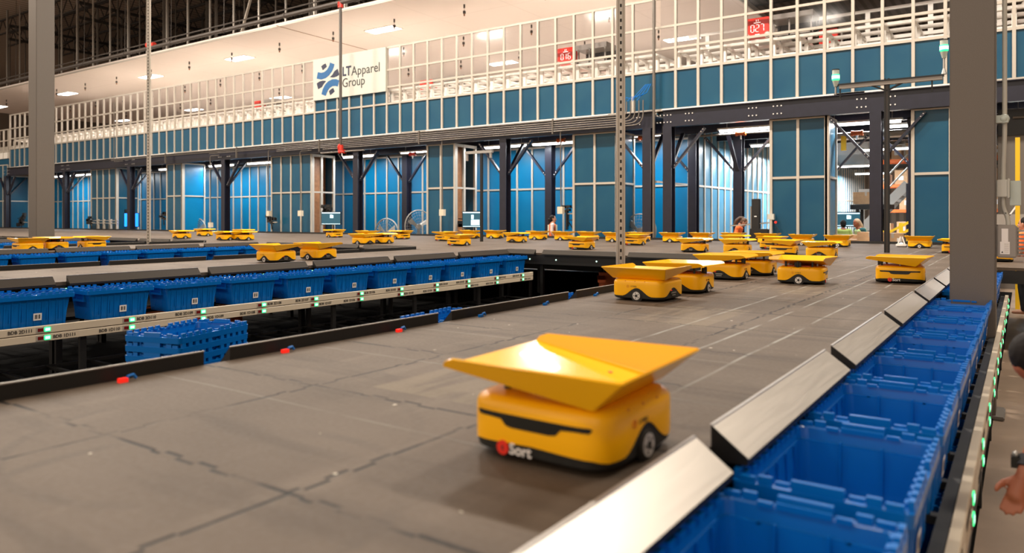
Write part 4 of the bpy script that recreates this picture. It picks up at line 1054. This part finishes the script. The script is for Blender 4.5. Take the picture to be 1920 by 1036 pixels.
# ------------------------------------------------------------------ workstation gear behind the deck
def monitor(xp, yp, Yw, w_, h, rz, scr, label, dark=False):
    p = px(xp, yp, Yw=Yw); t = thing('monitor', label, 'monitor', (p.x, Yw, p.z), rz)
    b = MB(); b.box(-w_/2, w_/2, -.02, .03, -h/2, h/2, 'frame_black'); b.box(-w_/2+.08, w_/2-.08, .03, .06, -h/3, h/3, 'frame_black'); b.build('casing', t, bevel=.006)
    if scr:
        c = MB(); c.box(-w_/2+.025, w_/2-.025, -.0225, -.0205, -h/2+.025, h/2-.025, scr)
        if scr == 'screen_dark':
            c.box(-w_/2+.03, w_/2-.03, -.0235, -.0228, h/2-.065, h/2-.03, 'screen_white'); c.box(-w_/2+.03, w_/2-.03, -.0235, -.0228, -h/2+.03, -h/2+.05, 'screen_white'); c.box(.0, w_*.12, -.0235, -.0228, h*.02, h*.25, 'screen_white') if dark == 1 else c.box(-.05, .26, -.0235, -.0228, -h*.35, -h*.02, 'screen_white'); c.box(-.04, .05, -.0235, -.0228, h*.02, h*.28, 'screen_white')
        elif scr == 'screen_blue':
            for r in (.10, .16, .22): c.tube([(r*math.cos(a/8)-.05, -.024, r*1.4*math.sin(a/8)-.12) for a in range(2, 18)], .008, 5, 'screen_white')
        c.build('screen', t)
    b = MB(); b.bar((0, .05, 0), (-.3, .35, -.02), .03, .03, 'steel_grey'); b.bar((0, .05, -.05), (.0, .2, -.3), .03, .03, 'frame_black'); b.bar((0, .2, -.3), (0, .2, -p.z+.01), .04, .04, 'frame_black'); b.build('arm', t)
monitor(621, 409, 19.95, .86, .52, .35, 'screen_dark', 'tilted workstation screen in front of the left brown panels', 1)
monitor(886, 411, 19.95, .74, .56, .30, 'screen_dark', 'workstation screen in front of the right brown panels', 2)
monitor(247, 412, 20.25, 1.05, .72, .2, 'screen_blue', 'glowing blue screen behind a navy column at the left')
monitor(1590, 411, 24.0, .70, .45, .3, 'screen_dark', 'office screen deep in the open doorway', 1)
monitor(1063, 412, 20.3, .46, .62, -1.15, None, 'dark monitor seen from behind beside the woman in the orange vest')
for i, (xp, yp, s, Yq) in enumerate(((611, 392, 1.0, 20.1), (233, 400, 1.1, 20.5), (40, 412, 1.6, 20.3), (508, 410, .8, 19.7), (870, 415, .8, 20.2), (306, 405, .8, 20.0), (1062, 392, .6, 20.2), (169, 412, .9, 19.7))):
    p = px(xp, yp, Yw=Yq); b = MB(); rr_ = random.Random(i)
    for _ in range(7):
        x, z = rr_.uniform(-.28, .28)*s, rr_.uniform(-.22, .22)*s; b.box(x-.10*s, x+.10*s, -.06, .06, z-.07*s, z+.07*s, 'frame_black')
    b.bar((-.3*s, 0, .1), (.35*s, 0, .05), .035, .035, 'frame_black'); b.bar((0, 0, 0), (.05, .02, -.55*s), .04, .04, 'frame_black'); b.box(-.02, .5*s, -.02, .02, -.16, -.12, 'stud')
    tag(b.build('scanner_bracket', loc=p, bevel=.004), 'cluster of black scanner gear on a bracket, %s' % ['above the left workstation screen', 'beside the glowing blue screen', 'left of the left grey column', 'on the fourth blue pier', 'left of the right workstation screen', 'on the third blue pier', 'above the monitor seen from behind', 'left of the second blue pier'][i], 'scanner gear')
b = MB(); p = px(192, 415, Yw=19.8)
b.box(-1.2, 1.6, -.03, .03, .03, .07, 'steel_grey'); b.box(-.9, 1.6, -.03, .03, -.10, -.06, 'steel_grey')
for x in (-.4, .2, .9, 1.5): b.box(x-.03, x+.03, -.04, .04, -.9, .12, 'stud')
tag(b.build('pipe_rack', loc=p), 'grey horizontal pipe rails in front of the second blue pier', 'rail')
b = MB(); p = px(1418, 415, Yw=20.6); b.box(-.10, .10, -.1, .1, -.55, .62, 'frame_black'); b.box(-.14, -.10, -.1, .1, -.2, .42, 'housing_grey'); b.bar((-.7, 0, -.12), (.5, 0, -.02), .035, .035, 'stud'); b.box(-.15, .35, -.12, .12, -.6, -.2, 'frame_black'); b.box(-.03, .05, -.112, -.1, .12, .16, 'paper')
tag(b.build('dimensioner_tower', loc=p, bevel=.01), 'tall black equipment tower right of the woman with brown hair', 'equipment')
b = MB(); p = px(1446, 415, Yw=19.9); b.box(-.08, .08, -.06, .06, .05, .2, 'sign_white'); b.box(-.03, .03, -.05, .05, -.6, .05, 'stud'); b.cyl((.12, -.02, -.02), .035, .04, 'y', 12, 'robot_red'); b.tube([(.1, 0, -.1), (.22, -.02, -.25), (.1, 0, -.4), (.25, 0, -.5)], .01, 6, 'frame_black')
tag(b.build('emergency_stop', loc=p, smooth=True), 'pale control box with a red stop button on the seventh blue pier', 'control box')
def fan(xp, yp, Yw, r, rz, label, tall=1.0):
    p = px(xp, yp, Yw=Yw); t = thing('pedestal_fan', label, 'fan', (p.x, Yw, p.z), rz)
    b = MB(); 
    for q in (-.09, .09): b.tube([(r*math.cos(a*PI/16), q*.3, r*math.sin(a*PI/16)*tall) for a in range(33)], .010, 6, 'fan_mesh', caps=False)
    b.tube([(r*1.02*math.cos(a*PI/16), 0, r*1.02*math.sin(a*PI/16)*tall) for a in range(33)], .02, 6, 'fan_mesh', caps=False)
    for k in range(28):
        a = 2*PI*k/28; c, s = math.cos(a), math.sin(a)*tall; b.tube([(.06*c, -.12, .06*s), (r*.6*c, -.11, r*.6*s), (r*c, -.02, r*s)], .004, 4, 'fan_mesh', caps=False)
    for rr2 in (.3, .5, .7, .88): b.tube([(r*rr2*math.cos(a*PI/14), -.115+.06*rr2**3, r*rr2*math.sin(a*PI/14)*tall) for a in range(29)], .004, 4, 'fan_mesh', caps=False)
    b.build('wire_guard', t)
    b = MB(); b.cyl((0, .05, 0), .09, .2, 'y', 16, 'housing_grey'); b.build('motor', t, smooth=True)
    for k in range(3):
        a = 2*PI*k/3+.4; b = MB(); c, s = math.cos(a), math.sin(a); u, v = -s, c
        b.add([(.05*c, -.03, .05*s), (.8*r*c-.15*r*u, -.05, .8*r*s-.15*r*v), (.85*r*c+.25*r*u, .02, .85*r*s+.25*r*v), (.06*u, .02, .06*v)], [(0, 1, 2, 3)], 'steel_grey'); b.build('blade', t, solid=.006)
    b = MB(); b.tube([(0, .1, 0), (0, .1, -p.z+.05)], .03, 8, 'frame_black'); b.cyl((0, .1, -p.z+.03), .3, .05, 'z', 18, 'frame_black'); b.build('stand', t, smooth=True)
fan(725, 437, 20.9, .56, .1, 'round wire pedestal fan behind the pair beyond the brown chute')
fan(785, 424, 21.0, .52, 1.0, 'tall narrow wire fan at the left of the fifth blue pier', 1.15)
fan(1200, 432, 21.0, .50, .1, 'round wire fan right of the perforated post')
fan(372, 430, 20.9, .52, .1, 'round wire fan on the third blue pier at the left')
# ------------------------------------------------------------------ deep view through the open doorway
def carton(x, y, z, a, c, h, rz, label):
    b = MB(); b.box(-a/2, a/2, -c/2, c/2, 0, h, 'cardboard'); b.box(-.03, .03, -c/2-.001, c/2+.001, h-.12, h+.001, 'stud'); b.box(a*.2, a*.4, -c/2-.002, -c/2, h*.4, h*.75, 'paper')
    o = b.build('carton', loc=(x, y, z), rot=(0, 0, rz)); tag(o, label, 'box', 'cartons in the doorway'); return o
def ptx(xp, yp, Yq): p = px(xp, yp, Yw=Yq); return p
b = MB(); b.box(-3.98, -2.3, 20.5, 21.3, .70, .76, 'steel_grey')
for x in (-3.9, -2.4):
    for y in (20.6, 21.2): b.box(x-.03, x+.03, y-.03, y+.03, 0, .70, 'frame_black')
tag(b.build('work_table'), 'low grey work table carrying cartons behind the platform edge', 'table')
for (xp, a, h, yq, lab) in ((1584, .85, .42, 21.1, 'open brown carton left of the leaning worker'), (1612, .5, .3, 20.8, 'small carton in front of the leaning worker'), (1634, .6, .5, 20.75, 'tall plain carton left of the navy column'), (1676, .5, .48, 20.75, 'plain carton right of the navy column')):
    p = ptx(xp, 440, yq); carton(p.x, yq, .765, a, .45, h, 0, lab)
# conveyor platform
t = thing('conveyor', 'raised dark conveyor with a carton riding on it inside the doorway', 'conveyor', (-4.6, 26, 0))
p0 = ptx(1606, 378, 26)
b = MB(); b.box(p0.x+4.6-.1, 1.2, -.5, .5, p0.z-.25, p0.z-.1, 'frame_black'); b.build('belt', t)
b = MB(); b.box(p0.x+4.6, 1.0, .45, .5, p0.z-.1, p0.z+.42, 'steel_grey'); b.build('side_guard', t)
for x in (p0.x+4.7, p0.x+5.3, .9):
    for y in (-.4, .4): l = MB(); l.box(x-.04, x+.04, y-.04, y+.04, 0, p0.z-.25, 'frame_black'); l.build('leg', t)
carton(ptx(1626, 370, 26).x, 26, p0.z-.08, .75, .5, .38, 0, 'brown carton riding on the raised conveyor')
# stairs with handrail
t = thing('staircase', 'grey steel staircase climbing right inside the doorway with a navy stringer', 'stairs', (0, 0, 0))
a_, c_ = ptx(1652, 400, 29), ptx(1705, 345, 29)
for yy in (28.6, 29.8): b = MB(); b.bar((a_.x-1.2, yy, a_.z-1.25), (c_.x, yy, c_.z), .06, .3, 'steel_grey'); b.build('stringer', t)
for i in range(12):
    f = i/11; x = a_.x-1.2+(c_.x-a_.x+1.2)*f; z = a_.z-1.25+(c_.z-a_.z+1.25)*f; s = MB(); s.box(x-.13, x+.13, 28.6, 29.8, z-.02, z+.02, 'tread'); s.build('step', t)
for x in (a_.x-1.1, c_.x): s = MB(); s.box(x-.05, x+.05, 28.55, 28.65, 0, a_.z-1.25 if x < a_.x else c_.z, 'navy'); s.build('leg', t)
for off in (.55, 1.0):
    b = MB(); b.tube([(a_.x, 28.6, a_.z+off), (c_.x, 28.6, c_.z+off)], .03, 8, 'steel_grey'); b.build('handrail', t, smooth=True)
# pallet racking
def racking(x0, y, n, label, rzs=0):
    t = thing('pallet_rack', label, 'rack', (x0, y, 0), rzs)
    for i in range(n+1):
        for yy in (0, 1.0): b = MB(); b.box(i*1.5-.05, i*1.5+.05, yy-.04, yy+.04, 0, 7, 'navy'); b.build('upright', t)
    for z in (.9, 1.9, 2.9, 3.9, 5.0):
        for yy in (0, 1.0): b = MB(); b.box(0, n*1.5, yy-.03, yy+.03, z-.06, z+.06, 'rack_orange'); b.build('shelf_beam', t)
    rr_ = random.Random(int(x0*10)); cc = []
    for z in (.96, 1.96, 2.96, 3.96):
        x = .15
        while x < n*1.5-.5:
            a = rr_.uniform(.35, .6); h = rr_.uniform(.35, .7)
            o = MB(); o.box(-a/2, a/2, -.4, .4, 0, h, 'cardboard'); o.box(-a*.2, a*.2, -.402, -.4, h*.3, h*.6, 'paper')
            q = o.build('carton'); q.rotation_euler = (0, 0, rzs); q.location = Vector((x0, y, z))+Matrix.Rotation(rzs, 3, 'Z') @ Vector((x+a/2, .5, 0))
            tag(q, 'brown carton stored on the %s' % label.split(' seen')[0], 'box', 'cartons on the '+label.split(' seen')[0]); x += a+rr_.uniform(.05, .3)
    return t
racking(-5.0, 33, 3, 'orange and navy pallet rack seen through the open doorway')
racking(1.0, 27, 2, 'pallet rack seen right of the big grey column')
t = thing('safety_railing', 'yellow safety railing low in the open doorway', 'railing', (0, 0, 0))
q0, q1 = ptx(1672, 445, 24), ptx(1700, 418, 24)
for dz in (-.35, -.1, .12): b = MB(); b.bar((q0.x-.3, 24, q0.z+dz-.1), (q1.x+.4, 24, q1.z+dz+.1), .07, .07, 'yellow_paint'); b.build('rail', t)
for f in (0, .5, 1): x = q0.x-.2+(q1.x-q0.x+.5)*f; b = MB(); b.box(x-.05, x+.05, 23.95, 24.05, 0, q0.z+.2+.45*f, 'yellow_paint'); b.build('post', t)
for i, (xp, ya, yb_, Yq, lab) in enumerate(((1582, 255, 282, 24.4, 'yellow hanging post left in the doorway'), (1639, 248, 268, 24.4, 'short yellow hanging post behind the navy column'), (1908, 258, 395, 16, 'yellow post right of the big grey column'))):
    p, q = px(xp, ya, Yw=Yq), px(xp, yb_, Yw=Yq); b = MB(); b.box(*((-.07, .07) if i < 2 else (-.035, .035)), -.05, .05, q.z if i < 2 else .0, p.z, 'yellow_paint'); tag(b.build('yellow_post', loc=(p.x, Yq, 0)), lab, 'post')
p = px(1892, 300, Yw=18.5); b = MB(); b.box(-.24, .34, -.2, .2, 0, 4.0, 'column_grey'); b.box(-.24, .9, -.25, .25, 3.5, 4.1, 'frame_black'); tag(b.build('dark_cabinet', loc=(p.x, 20.6, 0)), 'tall dark grey cabinet column behind the electrical box', 'cabinet')
p = px(1893, 412, Yw=19); b = MB(); b.box(-.3, .3, -.2, .2, -.1, .12, 'housing_grey'); b.bar((0, -.1, .1), (.16, -.1, .36), .2, .03, 'paper'); tag(b.build('desk_clutter', loc=p), 'grey desk unit with a leaning white sheet behind the electrical box', 'desk')
# mezzanine storage level seen deep in the doorway (bags and cartons on a shelf)
p, q = px(1590, 268, Yw=27), px(1690, 250, Yw=27)
b = MB(); b.box(p.x-.5, q.x+.8, 26.8, 28, 4.28, 4.36, 'stud'); b.box(p.x-.5, q.x+.8, 26.8, 26.84, 4.36, 4.62, 'stud'); tag(b.build('high_shelf'), 'pale shelf edge high in the doorway', 'shelf')
rr_ = random.Random(5)
for i in range(12):
    x = p.x-.3+i*.36; o = MB(); a = rr_.uniform(.2, .34); o.box(-a/2, a/2, -.2, .2, 0, rr_.uniform(.3, .5), ['cardboard', 'cloth_dark', 'red_paint', 'paper', 'housing_grey', 'yellow_paint'][i % 6]); tag(o.build('stored_parcel', loc=(x, 27.3, 4.36)), 'small parcel on the high shelf in the doorway, %s from the left' % ordn(i), 'parcel', 'parcels on the high shelf')
b = MB(); b.box(-.1, .1, -.06, .06, .02, .06, 'paper'); b.box(-.08, .1, -.05, .05, .0, .03, 'ink'); 
for x in (-.07, .07): b.tube([(x, 0, .05), (x*.2, 0, .22)], .012, 6, 'paper')
b.ball((0, 0, .05), .05, 'paper'); p = px(1690, 460, z=DK+.03)
tag(b.build('white_gripper', loc=(p.x, p.y, DK)), 'small white gadget on the deck at the foot of the platform kerb', 'gadget')
# ------------------------------------------------------------------ people
def remeshed(b, name, voxel, mt, parent, smooth_it=6, extra=None):
    me = b.mesh(name); o = bpy.data.objects.new(name, me); COL.objects.link(o)
    r = o.modifiers.new('r', 'REMESH'); r.mode = 'VOXEL'; r.voxel_size = voxel; r.use_smooth_shade = True
    s = o.modifiers.new('s', 'SMOOTH'); s.factor = .5; s.iterations = smooth_it
    bpy.context.view_layer.update()
    me2 = bpy.data.meshes.new_from_object(o.evaluated_get(bpy.context.evaluated_depsgraph_get()))
    o.modifiers.clear(); o.data = me2; me2.materials.clear(); me2.materials.append(MATS[mt]); me2.polygons.foreach_set('material_index', [0]*len(me2.polygons))
    if parent is not None: o.parent = parent
    return o
def limb(b, pts, rr): 
    P, R = [], []
    for i in range(len(pts)-1):
        for j in range(4): 
            f = j/4; P.append(Vector(pts[i]).lerp(Vector(pts[i+1]), f)); R.append(rr[i]*(1-f)+rr[i+1]*f)
    P.append(Vector(pts[-1])); R.append(rr[-1]); b.tube(P, 0, 12, None, rr=R); 
    for p, r in zip(pts, rr): b.ball(tuple(p), r)
def hand(b, w0, dirv, palmn, s=1.0, side=1, cu=1.0):
    w0, dv, pn = Vector(w0), Vector(dirv).normalized(), Vector(palmn).normalized(); sd = dv.cross(pn)*side
    for k in range(5): b.ball(tuple(w0+dv*(.02+.016*k)*s), (.034*s, .034*s, .028*s), None, 10, 7)
    for k, (off, L) in enumerate(((-.030, .066), (-.010, .076), (.010, .070), (.029, .054))):
        p0 = w0+dv*.085*s+sd*off*s; p1 = p0+(dv+pn*.25*cu+sd*off*4).normalized()*L*.45*s; p2 = p1+(dv+pn*.7*cu+sd*off*3).normalized()*L*.32*s; p3 = p2+(dv+pn*1.1*cu).normalized()*L*.25*s
        limb(b, [w0+dv*.05*s+sd*off*.8*s, p0, p1, p2, p3], [.011*s, .0105*s, .0095*s, .0085*s, .007*s])
    p0 = w0+dv*.025*s-sd*.030*s; p1 = p0+(dv*.6-sd*.9+pn*.3).normalized()*.035*s; p2 = p1+(dv*.9-sd*.5+pn*.5).normalized()*.030*s; p3 = p2+(dv+pn*.6).normalized()*.02*s
    limb(b, [p0, p1, p2, p3], [.015*s, .0125*s, .011*s, .008*s])
def person(label, loc, yaw, H=1.65, skin='skin', hair='hair_dark', top='cloth_white', vest=None, pants='cloth_dark', lean=0, style='bun', voxel=.012, headtilt=0, arm=None, headturn=0, palm=None):
    t = thing('person', label, 'person', loc, yaw); s = H/1.65
    # local frame: +Y is the way the person faces, joints in metres
    hip = Vector((0, 0, .88))*s; L = Matrix.Rotation(-lean, 3, 'X')
    def T(x, y, z): return hip+L @ Vector((x*s, y*s, (z-.88)*s))
    neck = T(0, 0, 1.38); hd = T(0, .015, 1.52) if not headtilt else neck+Matrix.Rotation(-lean-headtilt, 3, 'X') @ Vector((0, .02*s, .15*s))
    Rh = Matrix.Rotation(headturn, 3, 'Z') @ Matrix.Rotation(-lean*.6-headtilt, 3, 'X')
    def Hd(x, y, z): return tuple(hd+Rh @ Vector((x*s, y*s, z*s)))
    b = MB(); b.mats = ['skin']
    for (y, z, rx, ry, rz_) in ((0, .02, .074, .090, .092), (.01, -.03, .066, .082, .075), (.03, -.068, .045, .055, .05)):     # skull, face, jaw
        c = hd+Rh @ Vector((0, y*s, z*s)); n = len(b.v); b.ball((0, 0, 0), (rx*s, ry*s, rz_*s))
        for i in range(n, len(b.v)): b.v[i] = Rh @ b.v[i]+c
    limb(b, [Hd(0, .085, .01), Hd(0, .108, -.025)], [.009*s, .014*s])                                        # nose
    for sx in (-1, 1): limb(b, [Hd(sx*.076, -.005, .01), Hd(sx*.080, -.008, -.03)], [.012*s, .009*s]); b.ball(Hd(sx*.035, .068, -.03), .02*s)
    b.ball(Hd(0, .083, -.062), (.020*s, .014*s, .010*s)); b.ball(Hd(0, .078, -.092), (.018*s, .015*s, .014*s))
    limb(b, [neck-Vector((0, 0, .06*s)), neck+Vector((0, 0, .04*s)), Hd(0, -.01, -.05)], [.055*s, .048*s, .05*s])
    for k in range(12):
        z = .86+.50*k/11; w_ = [.155, .150, .138, .128, .125, .130, .140, .150, .158, .160, .140, .090][k]; c = T(0, 0, z); n = len(b.v)
        b.ball((0, 0, 0), (w_*s, (.095+.01*math.sin(k))*s, .06*s))
        for i in range(n, len(b.v)): b.v[i] = L @ b.v[i]+c
    arms = arm or [((.18, 0, 1.32), (.24, -.02, 1.06), (.22, .12, .84)), ((-.18, 0, 1.32), (-.24, -.02, 1.06), (-.22, .12, .84))]
    AP = []
    for (sh, el, wr) in arms:
        S_, E_, W_ = T(*sh), T(*el) if len(el) == 3 else hip+Vector(el[:3])*s, T(*wr) if len(wr) == 3 else hip+Vector(wr[:3])*s
        AP.append((S_, E_, W_)); limb(b, [T(0, 0, 1.32), S_, E_, W_], [.06*s, .052*s, .040*s, .027*s]); sgn = 1 if sh[0] > 0 else -1
        hand(b, W_, W_-E_, palm if palm and sgn < 0 else Vector((-sgn, .2, 0)), s, sgn, .35 if palm else 1)
    for sx in (-1, 1):
        limb(b, [T(sx*.09, 0, .86), (sx*.10*s, .01, .46*s), (sx*.10*s, -.02, .08*s)], [.085*s, .058*s, .038*s]); limb(b, [(sx*.10*s, -.03, .045*s), (sx*.11*s, .14, .03*s)], [.04*s, .03*s])
    body = remeshed(b, 'body', voxel, skin, t)
    # face paint pieces
    f = MB()
    for sx in (-1, 1): f.ball(Hd(sx*.030, .082, .008), (.012*s, .006*s, .007*s), 'eye', 8, 5); f.bar(Hd(sx*.016, .088, .027), Hd(sx*.045, .078, .028), .004*s, .006*s, 'hair_dark')
    f.build('eyes', t, smooth=True)
    f = MB(); f.ball(Hd(0, .094, -.060), (.020*s, .006*s, .006*s), 'lip', 8, 5); f.build('mouth', t, smooth=True)
    h = MB(); h.mats = [hair]
    for (y, z, rx, ry, rz_) in ((-.018, .032, .083, .092, .090), (-.040, -.02, .076, .070, .08)):
        c = hd+Rh @ Vector((0, y*s, z*s)); n = len(h.v); h.ball((0, 0, 0), (rx*s, ry*s, rz_*s))
        for i in range(n, len(h.v)): h.v[i] = Rh @ h.v[i]+c
    if style == 'bun': h.ball(Hd(0, -.12, -.03), .045*s); limb(h, [Hd(0, -.10, -.02), Hd(.01, -.12, -.12)], [.04*s, .03*s])
    if style == 'pony': limb(h, [Hd(0, -.10, .07), Hd(0, -.16, .04), Hd(.01, -.19, -.08), Hd(.02, -.17, -.22)], [.035*s, .045*s, .05*s, .03*s]); h.ball(Hd(0, -.10, .09), .035*s)
    if style == 'long': limb(h, [Hd(0, -.06, .02), Hd(0, -.09, -.10), Hd(0, -.10, -.22)], [.06*s, .07*s, .05*s])
    remeshed(h, 'hair', voxel*.8, hair, t, 3)
    # clothing
    def torso(name, mt, grow, z0, z1, sleeves=None, cut=0):
        g_ = MB(); g_.mats = [mt]
        for k in range(12):
            z = .86+.50*k/11
            if z < z0 or z > z1: continue
            w_ = [.155, .150, .140, .134, .134, .138, .146, .155, .162, .165, .155, .105][k]+grow; c = T(0, 0, z); n = len(g_.v)
            g_.ball((0, 0, 0), (w_*s, (.100+grow)*s, .06*s))
            for i in range(n, len(g_.v)): g_.v[i] = L @ g_.v[i]+c
        if sleeves:
            for (S_, E_, W_) in AP:
                e = S_.lerp(E_, sleeves) if sleeves <= 1 else E_.lerp(W_, sleeves-1)
                limb(g_, ([T(0, 0, 1.32), S_, e] if sleeves <= 1 else [T(0, 0, 1.32), S_, E_, e]), ([.068*s, .064*s, .056*s] if sleeves <= 1 else [.068*s, .064*s, .052*s, .042*s]))
        return remeshed(g_, name, voxel, mt, t, 4)
    torso('shirt', top, .010, .84, 1.34, .75 if arm is None or len(arm) < 3 else 1.8)
    if vest: 
        torso('vest', vest, .022, .9, 1.33)
        r = MB(); 
        for sx in (-1, 1):
            for fy in (-1, 1): r.bar(T(sx*.10, fy*.132, 1.00), T(sx*.085, fy*.125, 1.33), .05*s, .012*s, 'reflect')
        r.build('reflective_strip', t)
    g_ = MB(); g_.mats = [pants]
    for sx in (-1, 1): limb(g_, [T(sx*.085, 0, .90), (sx*.10*s, .01, .46*s), (sx*.10*s, -.02, .10*s)], [.10*s, .070*s, .055*s])
    g_.ball(tuple(T(0, 0, .90)), (.168*s, .115*s, .10*s)); remeshed(g_, 'trousers', voxel, pants, t, 4)
    return t
p = px(1036, 430, Yw=20.75)
person('person with dark tied hair in an orange vest, standing behind the back row of robots', (p.x, 20.75, 0.03), -1.05, 1.70, 'skin', 'hair_dark', 'cloth_white', 'vest_orange', style='bun')
p = px(1396, 430, Yw=20.9)
person('person with brown ponytail looking down, behind the second cluster of robots', (p.x-.26, 20.9, 0.03), -1.45, 1.66, 'skin', 'hair_brown', 'vest_orange', None, lean=.25, style='pony', headtilt=.45)
p = px(1581, 425, Yw=22.2)
person('person with short dark hair in a pale green top, seen before the doorway screen', (p.x, 22.2, 0), .5, 1.58, 'skin_dark', 'hair_dark', 'cloth_green', None, style='short', voxel=.014)
p = px(1614, 425, Yw=21.9)
person('person with blond hair in a lime safety vest leaning over cartons', (p.x+.1, 21.9, 0), 2.3, 1.66, 'skin_dark', 'hair_blond', 'cloth_teal', 'vest_lime', lean=.35, style='long', voxel=.014, arm=[((.18, 0, 1.32), (.22, .05, 1.05), (.2, .12, .85)), ((-.18, 0, 1.32), (-.22, .05, 1.05), (-.2, .12, .85))])
p = px(1915, 430, Yw=14.9)
person('person with dark hair and an orange top at the right edge behind the electrical box', (p.x+.06, 14.9, .03), 1.2, 1.62, 'skin', 'hair_dark', 'vest_orange', None, style='short', voxel=.012)
# the nearest person, bending in the right aisle, mostly outside the frame
hx, hy = ray_at(1945, 3.3); wx, wy = ray_at(1914, 2.75)
def near_person():
    loc = Vector((.62, 3.55, 0)); yaw = PI/2+.35
    t = person('person bending in the right aisle, dark hair, open hand with a black wristband', loc, yaw, 1.68, 'skin_dark', 'hair_dark', 'cloth_dark', None, lean=1.05, style='short', voxel=.0055, headtilt=.75, palm=inv @ Vector((-.25, -1, .1)),
        arm=[((.18, 0, 1.30), (.20, .02, 1.02), (.20, .10, .82)), ((-.18, 0, 1.30), NE, NW)])
    return t
inv = Matrix.Rotation(-(PI/2+.35), 3, 'Z'); s_ = 1.68/1.65
def loc2(wp): q = inv @ (Vector(wp)-Vector((.62, 3.55, 0))); q = q-Vector((0, 0, .88*s_)); return (q.x/s_, q.y/s_, q.z/s_, 1)
NW = loc2((wx+.01, wy, .665)); NE = loc2((wx+.10, wy+.20, .92))
np_ = near_person()
W = Vector((wx+.01, wy, .665)); E_ = Vector((wx+.10, wy+.20, .92)); dv = (W-E_).normalized()
b = MB(); b.tube([W-dv*.075, W-dv*.03], .037, 20, 'cloth_dark'); Q = W-dv*.052; b.box(Q.x-.055, Q.x-.01, Q.y-.02, Q.y+.02, Q.z-.018, Q.z+.022, 'visor_black'); b.ball((Q.x-.04, Q.y, Q.z+.03), .012, 'steel_grey', 8, 5)
o = b.build('wristband', smooth=True); bpy.context.view_layer.update(); o.parent = np_; o.matrix_parent_inverse = np_.matrix_world.inverted()
# clear leftovers: drop empty labels on nothing
for o in bpy.data.objects:
    if o.parent is not None and 'category' in o: del o['category']
